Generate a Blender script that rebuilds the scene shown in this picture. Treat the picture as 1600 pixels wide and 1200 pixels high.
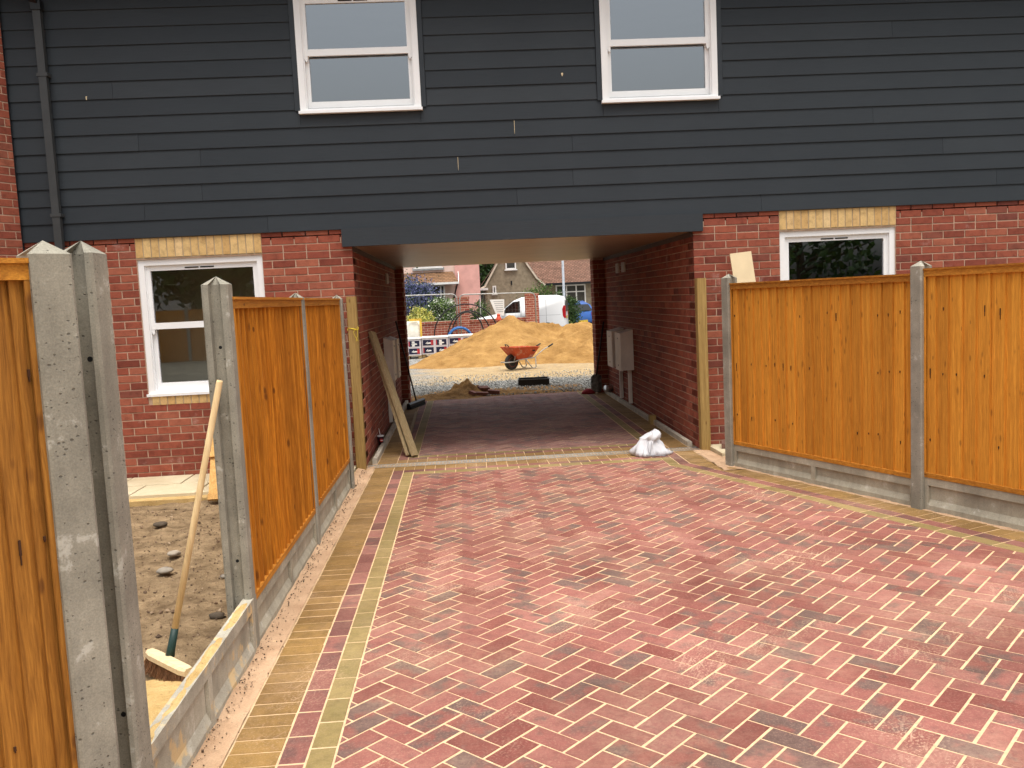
import bpy, math, random
from mathutils import Vector, Matrix, noise
random.seed(11)
S = bpy.context.scene
for o in list(bpy.data.objects):
    bpy.data.objects.remove(o)
COL = S.collection

# ------------------------------------------------------------------ camera
YAW, PITCH, ROLL = 0.0526957, 0.0976945, -0.0474966
def cam_axes():
    cy, sy, cp, sp = math.cos(YAW), math.sin(YAW), math.cos(PITCH), math.sin(PITCH)
    f = Vector((sy*cp, cy*cp, -sp)); r = Vector((cy, -sy, 0)); u = r.cross(f)
    c, s = math.cos(ROLL), math.sin(ROLL)
    return c*r + s*u, -s*r + c*u, f
cd = bpy.data.cameras.new('camera'); cam = bpy.data.objects.new('camera', cd); COL.objects.link(cam)
r_, u_, f_ = cam_axes()
mw = Matrix.Identity(4)
for i in range(3):
    mw[i][0] = r_[i]; mw[i][1] = u_[i]; mw[i][2] = -f_[i]
mw.translation = (0, -8.8087, 1.6314)
cam.matrix_world = mw
cd.sensor_width = 36; cd.lens = 1376.221/1600*36; cd.clip_start = 0.05; cd.clip_end = 900
S.camera = cam

# ------------------------------------------------------------------ light
SUN_EL, SUN_AZ = 76, 170      # azimuth clockwise from +y
w = bpy.data.worlds.new('World'); S.world = w; w.use_nodes = True
wn = w.node_tree; wn.nodes.clear()
sky = wn.nodes.new('ShaderNodeTexSky'); sky.sky_type = 'NISHITA'; sky.sun_disc = False
sky.sun_elevation = math.radians(SUN_EL); sky.sun_rotation = math.radians(SUN_AZ)
sky.air_density = 1.6; sky.dust_density = 6; sky.ozone_density = 1.0
hs = wn.nodes.new('ShaderNodeHueSaturation'); hs.inputs['Saturation'].default_value = 0.30   # thin overcast: nearly white sky
wb = wn.nodes.new('ShaderNodeBackground'); wb.inputs['Strength'].default_value = 0.125
wo = wn.nodes.new('ShaderNodeOutputWorld')
wn.links.new(sky.outputs[0], hs.inputs['Color']); wn.links.new(hs.outputs[0], wb.inputs[0]); wn.links.new(wb.outputs[0], wo.inputs[0])
sl = bpy.data.lights.new('sun', 'SUN'); sl.energy = 1.5; sl.angle = math.radians(45); sl.color = (1, .95, .87)
so = bpy.data.objects.new('sun', sl); COL.objects.link(so)
az, el = math.radians(SUN_AZ), math.radians(SUN_EL)
sd = Vector((math.sin(az)*math.cos(el), math.cos(az)*math.cos(el), math.sin(el)))
so.rotation_euler = sd.to_track_quat('Z', 'Y').to_euler(); so.location = (10, -20, 30)
vs = S.view_settings; vs.view_transform = 'Standard'; vs.look = 'None'; vs.gamma = 1; vs.exposure = 0.93
vs.use_curve_mapping = False

# ------------------------------------------------------------------ mesh helpers
class MB:
    def __init__(self): self.v = []; self.f = []; self.m = []
    def add(self, vs, fs, mat=0):
        n = len(self.v); self.v += [tuple(p) for p in vs]
        for f in fs: self.f.append(tuple(i+n for i in f)); self.m.append(mat)
        return self
    def box(self, x0, x1, y0, y1, z0, z1, mat=0, M=None):
        p = [Vector((x, y, z)) for z in (z0, z1) for y in (y0, y1) for x in (x0, x1)]
        if M is not None: p = [M @ q for q in p]
        return self.add(p, [(0,2,3,1),(4,5,7,6),(0,1,5,4),(2,6,7,3),(0,4,6,2),(1,3,7,5)], mat)
    def bar(self, a, b, wx, wy, mat=0, up=(0,0,1), ch=0):
        a, b = Vector(a), Vector(b); d = (b-a); L = d.length; d.normalize()
        u = Vector(up)
        if abs(d.dot(u)) > .98: u = Vector((0,1,0))
        s = d.cross(u).normalized(); t = s.cross(d)
        M = Matrix.Identity(4)
        for i in range(3): M[i][0] = s[i]; M[i][1] = t[i]; M[i][2] = d[i]; M[i][3] = a[i]
        if ch: return self.prism([(-wx/2+ch,-wy/2),(wx/2-ch,-wy/2),(wx/2,-wy/2+ch),(wx/2,wy/2-ch),(wx/2-ch,wy/2),(-wx/2+ch,wy/2),(-wx/2,wy/2-ch),(-wx/2,-wy/2+ch)], 0, L, mat, M)
        return self.box(-wx/2, wx/2, -wy/2, wy/2, 0, L, mat, M)
    def prism(self, poly, z0, z1, mat=0, M=None):
        n = len(poly); p = [Vector((x, y, z)) for z in (z0, z1) for x, y in poly]
        if M is not None: p = [M @ q for q in p]
        return self.add(p, [tuple(range(n))[::-1], tuple(range(n, 2*n))]+[(i, (i+1) % n, n+(i+1) % n, n+i) for i in range(n)], mat)
    def loft(self, rings, mat=0, cap=True):
        n = len(rings[0]); p = [q for r in rings for q in r]; f = []
        for k in range(len(rings)-1):
            for i in range(n): f.append((k*n+i, k*n+(i+1) % n, (k+1)*n+(i+1) % n, (k+1)*n+i))
        if cap: f.append(tuple(range(n))[::-1]); f.append(tuple(range((len(rings)-1)*n, len(rings)*n)))
        return self.add(p, f, mat)
    def tube(self, pts, r, n=8, mat=0, cap=True):
        pts = [Vector(p) for p in pts]; rings = []; t0 = None
        for i, p in enumerate(pts):
            d = (pts[min(i+1, len(pts)-1)]-pts[max(i-1, 0)]).normalized()
            if t0 is None:
                u = Vector((0, 0, 1)) if abs(d.z) < .9 else Vector((1, 0, 0))
                t0 = d.cross(u).normalized()
            t0 = (t0-d*t0.dot(d)).normalized(); b = d.cross(t0)
            rr = r[i] if isinstance(r, (list, tuple)) else r
            rings.append([p+(t0*math.cos(2*math.pi*k/n)+b*math.sin(2*math.pi*k/n))*rr for k in range(n)])
        return self.loft(rings, mat, cap)
    def lathe(self, prof, c=(0,0,0), n=16, mat=0, M=None):
        rings = []
        for r, z in prof:
            ring = [Vector((r*math.cos(2*math.pi*k/n), r*math.sin(2*math.pi*k/n), z)) for k in range(n)]
            rings.append([(M @ q if M is not None else q)+Vector(c) for q in ring])
        return self.loft(rings, mat)
    def mesh(self, name, mats, smooth=False):
        me = bpy.data.meshes.new(name); me.from_pydata(self.v, [], self.f)
        for m in (mats if isinstance(mats, (list, tuple)) else [mats]): me.materials.append(m)
        if any(self.m): me.polygons.foreach_set('material_index', self.m)
        if smooth: me.polygons.foreach_set('use_smooth', [True]*len(me.polygons))
        me.update(); return me
    def build(self, name, mats, parent=None, smooth=False):
        return link(name, self.mesh(name, mats, smooth), parent)

def world_of(o):
    m = Matrix.LocRotScale(o.location, o.rotation_euler, o.scale)
    return (world_of(o.parent) @ o.matrix_parent_inverse @ m) if o.parent else m
def link(name, data, parent=None, local=False):
    o = bpy.data.objects.new(name, data); COL.objects.link(o)
    if parent is not None:
        o.parent = parent
        if not local: o.matrix_parent_inverse = world_of(parent).inverted()
    return o
def tag(o, label, cat, group=None, kind=None):
    if label: o['label'] = label
    if cat: o['category'] = cat
    if group: o['group'] = group
    if kind: o['kind'] = kind
    return o
def thing(name, label, cat, loc=(0,0,0), rz=0, group=None):
    o = bpy.data.objects.new(name, None); COL.objects.link(o); o.location = loc; o.rotation_euler = (0, 0, rz)
    o.empty_display_size = .1
    return tag(o, label, cat, group)
def struct(o): o['kind'] = 'structure'; return o
def stuff(o): o['kind'] = 'stuff'; return o
def copy_tree(o, parent=None):
    c = o.copy(); COL.objects.link(c); c.parent = parent
    for ch in list(o.children): copy_tree(ch, c)
    return c
def local_part(mb, name, mats, parent, smooth=False):
    return link(name, mb.mesh(name, mats, smooth), parent, True)
def R(a, b): return random.uniform(a, b)
def fbm(x, y, z=0, o=4):
    s = 0; a = 1
    for _ in range(o): s += a*noise.noise((x, y, z)); x *= 2.03; y *= 2.03; z += 3.1; a *= .5
    return s

# ------------------------------------------------------------------ materials
class NT:
    def __init__(self, name):
        self.m = bpy.data.materials.new(name); self.m.use_nodes = True; self.t = self.m.node_tree; self.t.nodes.clear()
        self.out = self.t.nodes.new('ShaderNodeOutputMaterial')
    def n(self, typ, ins=None, **kw):
        nd = self.t.nodes.new(typ)
        for k, v in kw.items(): setattr(nd, k, v)
        for k, v in (ins or {}).items(): self.set(nd.inputs[k], v)
        return nd
    def set(self, s, v):
        if isinstance(v, bpy.types.NodeSocket): self.t.links.new(v, s)
        elif hasattr(v, '__len__') and len(v) == 3 and s.type == 'RGBA': s.default_value = (*v, 1)
        else: s.default_value = v
    def pos(self): return self.n('ShaderNodeNewGeometry').outputs['Position']
    def math(self, op, a, b=0.0, c=None, clamp=False):
        nd = self.n('ShaderNodeMath', {0: a, 1: b}, operation=op, use_clamp=clamp)
        if c is not None: self.set(nd.inputs[2], c)
        return nd.outputs[0]
    def vm(self, op, a, b): return self.n('ShaderNodeVectorMath', {0: a, 1: b}, operation=op).outputs[0]
    def rnd(self, mul=1.0, off=0.0):
        a = self.n('ShaderNodeObjectInfo').outputs['Random']; b = self.n('ShaderNodeNewGeometry').outputs['Random Per Island']
        return self.math('FRACT', self.math('MULTIPLY_ADD', self.math('ADD', a, b), mul, off))
    def noise(self, vec, scale=5, detail=4, rough=.55, out='Fac'):
        return self.n('ShaderNodeTexNoise', {'Vector': vec, 'Scale': scale, 'Detail': detail, 'Roughness': rough}).outputs[out]
    def vor(self, vec, scale, feature='F1', out='Distance', rand=1):
        return self.n('ShaderNodeTexVoronoi', {'Vector': vec, 'Scale': scale, 'Randomness': rand}, feature=feature).outputs[out]
    def step(self, v, a, b): return self.n('ShaderNodeMapRange', {0: v, 1: a, 2: b, 3: 0., 4: 1.}, interpolation_type='SMOOTHSTEP').outputs[0]
    def mix(self, f, a, b, mode='MIX'):
        nd = self.n('ShaderNodeMix', data_type='RGBA', blend_type=mode); self.set(nd.inputs[0], f); self.set(nd.inputs[6], a); self.set(nd.inputs[7], b)
        return nd.outputs[2]
    def ramp(self, f, stops, interp='LINEAR'):
        nd = self.n('ShaderNodeValToRGB', {0: f}); cr = nd.color_ramp; cr.interpolation = interp
        while len(cr.elements) < len(stops): cr.elements.new(.5)
        for e, (p, c) in zip(cr.elements, stops): e.position = p; e.color = (*c, 1)
        return nd.outputs[0]
    def bump(self, h, strength=.3, dist=.01, prev=None):
        ins = {'Strength': strength, 'Distance': dist, 'Height': h}
        nd = self.n('ShaderNodeBump', ins)
        if prev is not None: self.set(nd.inputs['Normal'], prev)
        return nd.outputs[0]
    def pr(self, col, rough=.8, normal=None, spec=.3, metal=0., **kw):
        b = self.n('ShaderNodeBsdfPrincipled', {'Base Color': col, 'Roughness': rough, 'Specular IOR Level': spec, 'Metallic': metal})
        if normal is not None: self.set(b.inputs['Normal'], normal)
        for k, v in kw.items(): self.set(b.inputs[k.replace('_', ' ')], v)
        self.t.links.new(b.outputs[0], self.out.inputs['Surface']); return self.m
    def scl(self, v, s): return self.vm('MULTIPLY', v, s)

def simple(name, col, rough=.7, var=.12, scale=8, spec=.3, metal=0., bump=0., bscale=60):
    t = NT(name); p = t.pos(); n1 = t.noise(p, scale, 5)
    dark = tuple(c*(1-var*2) for c in col); lite = tuple(min(1, c*(1+var*1.2)) for c in col)
    c = t.ramp(n1, [(.3, dark), (.7, lite)])
    nb = t.bump(t.noise(p, bscale, 4), bump, .01) if bump else None
    return t.pr(c, rough, nb, spec, metal)

def m_brick(name, stops, eff=.0):
    t = NT(name); p = t.pos(); rn = t.rnd()
    c = t.ramp(rn, stops)
    n1 = t.noise(t.vm('ADD', p, t.n('ShaderNodeCombineXYZ', {0: t.math('MULTIPLY', rn, 37.)}).outputs[0]), 14, 5, .65)
    c = t.mix(.75, c, t.ramp(n1, [(.28, (.55, .5, .5)), (.5, (1, 1, 1)), (.75, (1.25, 1.2, 1.15))]), 'MULTIPLY')
    n2 = t.noise(p, 3.2, 5, .7)
    c = t.mix(t.math('MULTIPLY', t.step(n2, .60, .74), .35), c, (.62, .46, .40))
    fine = t.noise(p, 160, 3)
    c = t.mix(.35, c, t.ramp(fine, [(.3, (.65, .65, .65)), (.7, (1.2, 1.2, 1.2))]), 'MULTIPLY')
    return t.pr(c, .9, t.bump(t.noise(p, 90, 5, .7), .45, .006), .2)
RED = [(0, (.18, .047, .031)), (.2, (.26, .068, .042)), (.45, (.315, .090, .053)), (.65, (.245, .064, .041)), (.85, (.35, .114, .068)), (1, (.165, .050, .038))]
M_BRICK = m_brick('red_brick', RED)
M_BUFF_BRICK = m_brick('buff_brick', [(0, (.60, .40, .17)), (.4, (.66, .46, .21)), (.7, (.56, .35, .14)), (1, (.72, .52, .27))])
M_MORTAR = simple('mortar', (.50, .345, .25), .95, .12, 9, .1, bump=.4, bscale=150)
M_PALE_MORTAR = simple('lintel_mortar', (.42, .33, .22), .95, .1, 9, .1)

def m_paver(name, stops, grey, gamt, dust=.3):
    t = NT(name); p = t.pos(); rn = t.rnd(); r2 = t.rnd(7.31, .17)
    off = t.n('ShaderNodeCombineXYZ', {0: t.math('MULTIPLY', rn, 61.), 1: t.math('MULTIPLY', r2, 43.)}).outputs[0]
    pp = t.vm('ADD', p, off)
    c = t.ramp(rn, stops)
    blotch = t.noise(pp, 7.5, 4, .6)
    thr = t.math('MULTIPLY_ADD', t.math('POWER', r2, 1.3), -.38, .80)
    g = t.math('MULTIPLY', t.step(t.math('SUBTRACT', blotch, thr), -.10, .10), gamt)
    c = t.mix(g, c, grey)
    n1 = t.noise(pp, 22, 5, .65)
    c = t.mix(.7, c, t.ramp(n1, [(.25, (.62, .60, .60)), (.5, (1, 1, 1)), (.78, (1.22, 1.22, 1.2))]), 'MULTIPLY')
    fine = t.noise(p, 240, 3)
    c = t.mix(.4, c, t.ramp(fine, [(.3, (.62, .62, .62)), (.7, (1.22, 1.22, 1.22))]), 'MULTIPLY')
    # sand left by the sweeping: patches and brush streaks
    patch = t.step(t.noise(p, 1.7, 4, .6), .50, .72)
    streak = t.step(t.noise(t.scl(t.n('ShaderNodeVectorRotate', {'Vector': p, 'Angle': .5}, rotation_type='Z_AXIS').outputs[0], (60, 7, 20)), 1, 3, .6), .52, .66)
    grain = t.step(t.noise(p, 95, 4, .7), .50, .62)
    d = t.math('MULTIPLY', t.math('ADD', t.math('MULTIPLY', t.math('MULTIPLY', patch, .8), t.math('MAXIMUM', streak, grain)), t.math('MULTIPLY', grain, .20)), dust, clamp=True)
    film = t.math('MULTIPLY', t.math('MULTIPLY', t.step(t.noise(p, 1.35, 7, .72), .42, .72), t.math('MULTIPLY_ADD', t.step(t.noise(p, 55, 5, .75), .36, .62), .75, .25)), dust*.55)
    c = t.mix(t.math('MAXIMUM', d, film), c, (.60, .42, .29))
    big = t.ramp(t.noise(p, .9, 4, .6), [(.32, (.66, .63, .60)), (.68, (1.14, 1.14, 1.14))]); c = t.mix(.85, c, big, 'MULTIPLY')
    return t.pr(c, .78, t.bump(t.noise(p, 130, 5, .7), .5, .004), .3)
M_PAVER = m_paver('red_paver', [(0, (.205, .066, .052)), (.2, (.285, .108, .088)), (.4, (.18, .050, .039)), (.6, (.315, .130, .104)), (.8, (.23, .073, .056)), (1, (.265, .102, .086))], (.110, .082, .070), .78, .70)
M_PAVER_PASSAGE = m_paver('lightened_paver', [(0, (.27, .125, .108)), (.3, (.33, .17, .15)), (.6, (.24, .105, .09)), (1, (.36, .19, .165))], (.15, .12, .115), .6, .9)  # same pavers; paler base paints the passage floor brighter, with heavier sand dust
M_BUFF_PAVER = m_paver('buff_paver', [(0, (.235, .135, .040)), (.5, (.29, .170, .052)), (1, (.20, .112, .032))], (.17, .10, .03), .5, .6)
M_RED_EDGE = m_paver('red_edge_paver', [(0, (.22, .078, .062)), (.4, (.31, .13, .105)), (.7, (.15, .058, .05)), (1, (.27, .10, .08))], (.10, .06, .055), .6, .5)
M_OLIVE = m_paver('olive_paver', [(0, (.255, .188, .070)), (.5, (.30, .222, .088)), (1, (.22, .160, .058))], (.2, .16, .055), .4, .4)
M_JOINT_SAND = simple('jointing_sand', (.66, .46, .275), .95, .10, 30, .1, bump=.5, bscale=400)

def m_sand(name, a, b, speck=.0, scale=5, bs=120, bd=.01, crumbs=0.):
    t = NT(name); p = t.pos()
    c = t.ramp(t.noise(p, scale, 6, .62), [(.30, a), (.70, b)])
    f = t.noise(p, 170, 3, .7)
    c = t.mix(.5, c, t.ramp(f, [(.3, (.68, .66, .62)), (.7, (1.2, 1.2, 1.2))]), 'MULTIPLY')
    if crumbs:
        cr = t.math('MULTIPLY', t.step(t.noise(p, 42, 4, .75), .61, .68), crumbs)
        c = t.mix(cr, c, (.12, .075, .045))
    h = t.math('ADD', t.noise(p, bs, 5, .7), t.math('MULTIPLY', t.noise(p, 14, 5, .6), 2.))
    return t.pr(c, .95, t.bump(h, .6, bd), .1)
M_SAND = m_sand('building_sand', (.25, .130, .040), (.46, .270, .095), scale=2.6, bs=45, bd=.05)
M_SAND_STRIP = m_sand('sand_strip', (.42, .265, .16), (.58, .395, .255), crumbs=.8)
M_SAND_YELLOW = m_sand('sharp_sand', (.42, .275, .105), (.60, .42, .19), scale=9, crumbs=.75)
M_SOIL = m_sand('soil', (.135, .090, .050), (.37, .265, .155), scale=7, bs=28, bd=.06, crumbs=.8)
M_HEAP = m_sand('soil_heap', (.16, .085, .035), (.42, .24, .09), scale=6, bs=40, bd=.03, crumbs=.6)
M_SLAB = m_sand('paving_slab', (.48, .40, .26), (.62, .54, .38), scale=2.5, bs=100, bd=.003)

def m_concrete(name, base, pits=1.0, sandy=0.):
    t = NT(name); p = t.pos()
    c = t.ramp(t.noise(p, 4.5, 6, .65), [(.28, tuple(x*.68 for x in base)), (.72, tuple(x*1.22 for x in base))])
    st = t.noise(t.scl(p, (18, 18, 2)), 1, 4)
    c = t.mix(.5, c, t.ramp(st, [(.3, (.75, .75, .75)), (.7, (1.15, 1.15, 1.13))]), 'MULTIPLY')
    c = t.mix(.45, c, t.ramp(t.noise(p, 220, 3), [(.3, (.6, .6, .6)), (.7, (1.25, 1.25, 1.25))]), 'MULTIPLY')
    pw = t.vm('ADD', p, t.scl(t.noise(p, 90, 2, .5, 'Color'), (.006, .006, .006)))
    vn = t.n('ShaderNodeTexVoronoi', {'Vector': t.scl(pw, (1, 1, 1.35)), 'Scale': 76.}, feature='F1'); d = vn.outputs['Distance']
    rr_ = t.n('ShaderNodeSeparateColor', {0: vn.outputs['Color']}).outputs[0]
    size = t.math('MULTIPLY', t.math('MAXIMUM', t.math('MULTIPLY', t.math('SUBTRACT', rr_, .50), .8), 0.), t.math('MULTIPLY_ADD', t.step(t.noise(p, 12, 2), .35, .65), .75, .25))
    pit = t.math('SUBTRACT', 1., t.step(t.math('SUBTRACT', d, size), -.06, .05))
    pit = t.math('MULTIPLY', pit, pits)
    c = t.mix(t.math('MULTIPLY', pit, .72), c, (.07, .063, .05))
    c = t.mix(t.math('MULTIPLY', t.step(t.noise(p, 9, 5, .7), .60, .68), .45), c, (.58, .56, .50))
    if sandy: c = t.mix(t.math('MULTIPLY', t.step(t.noise(p, 8, 5, .6), .52, .62), sandy), c, (.66, .46, .22))
    h = t.math('SUBTRACT', t.math('MULTIPLY', t.noise(p, 90, 5, .7), .35), t.math('MULTIPLY', pit, 1.))
    return t.pr(c, .92, t.bump(h, .7, .005), .2)
M_POST = m_concrete('cast_concrete', (.30, .278, .225))
M_GBOARD = m_concrete('gravel_board_concrete', (.40, .365, .285), .25)
M_GBOARD_SANDY = m_concrete('sandy_gravel_board_concrete', (.42, .385, .31), .25, .75)
M_KERB = m_concrete('kerb_concrete', (.52, .46, .37), .1)

def m_wood(name, dark, lite, axis=2, grain=1.0, knots=1.0, knotcol=(.10, .032, .008)):
    t = NT(name); rn = t.rnd(); r2 = t.rnd(5.7, .3)
    tc = t.pos()
    off = t.n('ShaderNodeCombineXYZ', {0: t.math('MULTIPLY', rn, 17.), 1: t.math('MULTIPLY', r2, 13.), 2: t.math('MULTIPLY', rn, 29.)}).outputs[0]
    s1 = [55., 55., 55.]; s1[axis] = 1.3; s2 = [15., 15., 15.]; s2[axis] = 5.5; s3 = [150., 150., 150.]; s3[axis] = 6.
    p = t.vm('ADD', tc, off)
    wob = t.scl(t.noise(p, 3, 2, .5, 'Color'), (.03, .03, .03)); p = t.vm('ADD', p, wob)
    g = t.noise(t.scl(p, s1), 1, 5, .6)
    c = t.ramp(g, [(.25, dark), (.52, tuple((a+b)/2 for a, b in zip(dark, lite))), (.75, lite)])
    c = t.mix(min(1, .7*grain), c, t.ramp(t.noise(t.scl(p, s3), 1, 4, .65), [(.3, (.60, .54, .50)), (.7, (1.18, 1.18, 1.18))]), 'MULTIPLY')
    c = t.mix(.8, c, t.ramp(r2, [(0, (.80, .77, .73)), (.5, (1, 1, 1)), (1, (1.15, 1.17, 1.17))]), 'MULTIPLY')
    d = t.vor(t.scl(p, s2), 1, 'F1')
    kn = t.math('MULTIPLY', t.math('SUBTRACT', 1., t.step(d, .06, t.math('MULTIPLY_ADD', t.noise(p, 2.3, 1), .35, .0))), knots)
    c = t.mix(t.math('MULTIPLY', kn, .75), c, knotcol)
    nb = t.bump(t.math('ADD', t.noise(t.scl(p, s3), 1, 4), t.math('MULTIPLY', g, .8)), .35*grain, .004)
    return t.pr(c, .75, nb, .25)
M_FENCE = m_wood('fence_timber', (.50, .198, .020), (.78, .355, .046), grain=1.0, knots=.65)
M_FENCE_X = m_wood('fence_rail_timber', (.36, .13, .014), (.58, .25, .032), 0)
M_FENCE_Y = m_wood('fence_rail_timber_deep', (.34, .125, .014), (.58, .25, .032), 1)
M_FENCE_LEFT = m_wood('fence_timber_left', (.36, .125, .010), (.70, .30, .030), grain=1.2)
M_POSTWOOD = m_wood('treated_post_timber', (.25, .155, .045), (.43, .29, .105))
M_FENCE_NEAR = m_wood('fence_timber_near', (.25, .098, .014), (.46, .205, .034), grain=1.4, knots=.9)
M_PLANK = m_wood('plank_timber', (.33, .245, .125), (.54, .43, .25), 2, .8, .6)
M_PINE = m_wood('pale_pine', (.56, .39, .19), (.72, .54, .30), 2, .5, .3)
M_PINE_X = m_wood('broom_head_pine', (.58, .44, .25), (.72, .58, .37), 0, .5, .2)
M_PANELWOOD = m_wood('pale_panel_timber', (.45, .235, .065), (.64, .39, .14))
M_MDF = simple('mdf', (.70, .56, .35), .8, .04, 6)

def m_clad():
    t = NT('grey_cladding'); p = t.pos(); rn = t.rnd()
    c = t.ramp(rn, [(0, (.0250, .0305, .0368)), (.5, (.0290, .0350, .0415)), (1, (.0330, .0390, .0455))])
    g = t.noise(t.scl(p, (5, 5, 190)), 1, 4, .6)
    c = t.mix(.45, c, t.ramp(g, [(.3, (.78, .78, .78)), (.7, (1.2, 1.2, 1.2))]), 'MULTIPLY')
    c = t.mix(.5, c, t.ramp(t.noise(p, 1.1, 5), [(.3, (.84, .85, .86)), (.7, (1.13, 1.13, 1.12))]), 'MULTIPLY')
    return t.pr(c, .62, t.bump(g, .35, .003), .22)
M_CLAD = m_clad()
M_DARKTRIM = simple('dark_trim', (.027, .033, .040), .5, .06)
M_PIPE = simple('downpipe_plastic', (.045, .048, .05), .45, .06)
M_WHITE = simple('white_upvc', (.84, .84, .84), .35, .02, 3, .4)
M_WHITE_PAINT = simple('white_paint', (.76, .75, .72), .6, .05, 5)
M_METER = simple('meter_box_plastic', (.74, .66, .57), .5, .06, 5)
M_VENT = simple('vent_plastic', (.55, .47, .40), .6, .05)
M_SOFFIT = simple('soffit_board', (.27, .165, .095), .38, .10, 2.5, .4)
M_ROOM = simple('room_plaster', (.82, .73, .57), .9, .05, 2)
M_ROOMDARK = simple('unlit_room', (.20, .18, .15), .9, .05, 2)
M_BLACK = simple('black_plastic', (.012, .013, .014), .4, .05)
M_DARK = simple('dark_void', (.01, .01, .01), .9, .0)
M_STEEL = simple('galvanised_steel', (.62, .62, .60), .35, .12, 40, .5, .85)
M_TUBE = simple('grey_steel_tube', (.34, .33, .31), .5, .15, 20, .5, .4)
M_ROOF = None
def m_glass(name, refl=.36, tint=(.80, .82, .80)):
    t = NT(name)
    g = t.n('ShaderNodeBsdfGlossy', {'Color': (.88, .94, 1.0), 'Roughness': .0})
    tr = t.n('ShaderNodeBsdfTransparent', {'Color': tint})
    lw = t.n('ShaderNodeFresnel', {'IOR': 1.5})
    f = t.math('ADD', refl, lw.outputs[0], clamp=True)
    mx = t.n('ShaderNodeMixShader', {0: f}); t.t.links.new(tr.outputs[0], mx.inputs[1]); t.t.links.new(g.outputs[0], mx.inputs[2])
    t.t.links.new(mx.outputs[0], t.out.inputs['Surface']); return t.m
M_GLASS = m_glass('coated_glass', .22)
M_GLASS_LOW = m_glass('window_glass', .16)
M_CARGLASS = m_glass('car_glass', .10, (.25, .3, .3))
# ------------------------------------------------------------------ brickwork
XR, XL, ZC, ZS, TL = 2.351, -1.042, 2.372, 2.205, 5.55   # opening sides, foot of cladding, soffit, pier line
def brick_mesh(name, L, D, H, mat, cache={}):
    k = (name, round(L, 3), D, H, mat.name)
    if k not in cache:
        c = .0035
        mb = MB(); h = L/2; v = H/2
        ring = lambda e, y: [Vector((-h+e, y, -v+e)), Vector((h-e, y, -v+e)), Vector((h-e, y, v-e)), Vector((-h+e, y, v-e))]
        mb.loft([ring(0, D), ring(0, c), ring(c, 0)])
        cache[k] = mb.mesh(name, mat)
    return cache[k]
def frame_mat(o, u, n):
    u, n = Vector(u), Vector(n); z = Vector((0, 0, 1)); M = Matrix.Identity(4)
    for i in range(3): M[i][0] = u[i]; M[i][1] = -n[i]; M[i][2] = z[i]; M[i][3] = o[i]
    return M
def course_set(ulen, z0, rows, holes=(), corner0=False, starts=(0., .1125), u_from=(0., 0.)):
    out = []
    for r in range(rows):
        zc = z0+.075*r+.0375; par = r % 2; u = starts[par]-.225*3
        lo = u_from[par]
        while u < ulen:
            a, b = u, u+.215; u += .225
            if par == 1 and corner0 and abs(a-.1125) < .001: out.append((0., .1025, zc, True))
            a = max(a, lo); b = min(b, ulen)
            if b-a < .03: continue
            segs = [(a, b)]
            for (h0, h1, hz0, hz1) in holes:
                if hz0 < zc < hz1:
                    ns = []
                    for s0, s1 in segs:
                        if s1 <= h0 or s0 >= h1: ns.append((s0, s1))
                        else:
                            if h0-s0 > .03: ns.append((s0, h0-.004))
                            if s1-h1 > .03: ns.append((h1+.004, s1))
                    segs = ns
            for s0, s1 in segs:
                if s1-s0 > .025: out.append((s0, s1, zc, corner0 and s0 == 0.))
    return out
def lay(bricks, F, parent, mat, pick=None, limit=300, name='brick', H=.065, stuffname='brickwork'):
    """pick(u0,u1,z) -> True for bricks that become objects of their own"""
    rest = MB(); n = 0
    for (a, b, z, corner) in bricks:
        L = b-a; D = (.215 if L < .15 else .1025) if corner else .03
        me = brick_mesh(name, L, D, H, mat)
        M = F @ Matrix.Translation(((a+b)/2, R(-.0015, .0025), z+R(-.001, .001)))
        if pick and n < limit and pick(a, b, z):
            o = bpy.data.objects.new(name, me); COL.objects.link(o); o.parent = parent
            o.matrix_parent_inverse = world_of(parent).inverted(); o.matrix_basis = M; n += 1
        else:
            rest.add([M @ v.co for v in me.vertices], [tuple(p.vertices) for p in me.polygons])
    if rest.v:
        stuff(rest.build(stuffname, mat, parent))
    return n

# ------------------------------------------------------------------ the house over the drive
H = thing('brick_house', 'new red brick house with dark grey boarding bridging over the driveway opening', 'house', (0, 0, 0))
WL, WRt = (-3.12, -1.92, .85, 2.165), (3.235, 4.435, .85, 2.165)    # lower windows x0,x1,z0,z1
U1, U2 = (-1.447, -.287, 3.50, 4.62), (1.483, 2.630, 3.50, 4.62)    # upper windows
XE0, XE1 = -4.17, 7.6
mb = MB(); e = .006
def wall_with_hole(mb, x0, x1, y0, y1, z0, z1, hole):
    h = hole
    mb.box(x0, h[0], y0, y1, z0, z1); mb.box(h[1], x1, y0, y1, z0, z1)
    mb.box(h[0], h[1], y0, y1, z0, h[2]); mb.box(h[0], h[1], y0, y1, h[3], z1)
wall_with_hole(mb, XE0-.3, XL-e, e, .28, -.1, 2.30, (WL[0], WL[1], WL[2], WL[3]))
mb.box(XL-.3, XL-e, .282, 5.9, -.1, 2.30); mb.box(XL-e+.001, -.916-e, TL+e, 5.9, -.1, ZS); mb.box(XE0-.3, XL-.31, 5.6, 5.9, -.1, 2.3); mb.build('wall', M_MORTAR, H); mb = MB()
wall_with_hole(mb, XR+e, XE1, e, .28, -.1, 2.30, (WRt[0], WRt[1], WRt[2], WRt[3]))
mb.box(XR+e, XR+.3, .282, 5.9, -.1, 2.30)
mb.box(2.165+e, XR+e-.001, TL+e, 5.9, -.1, ZS)
mb.box(XR+.31, XE1, 5.6, 5.9, -.1, 2.3)
mb.build('wall', M_MORTAR, H)
nobj = 0
sold = .2005
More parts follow.
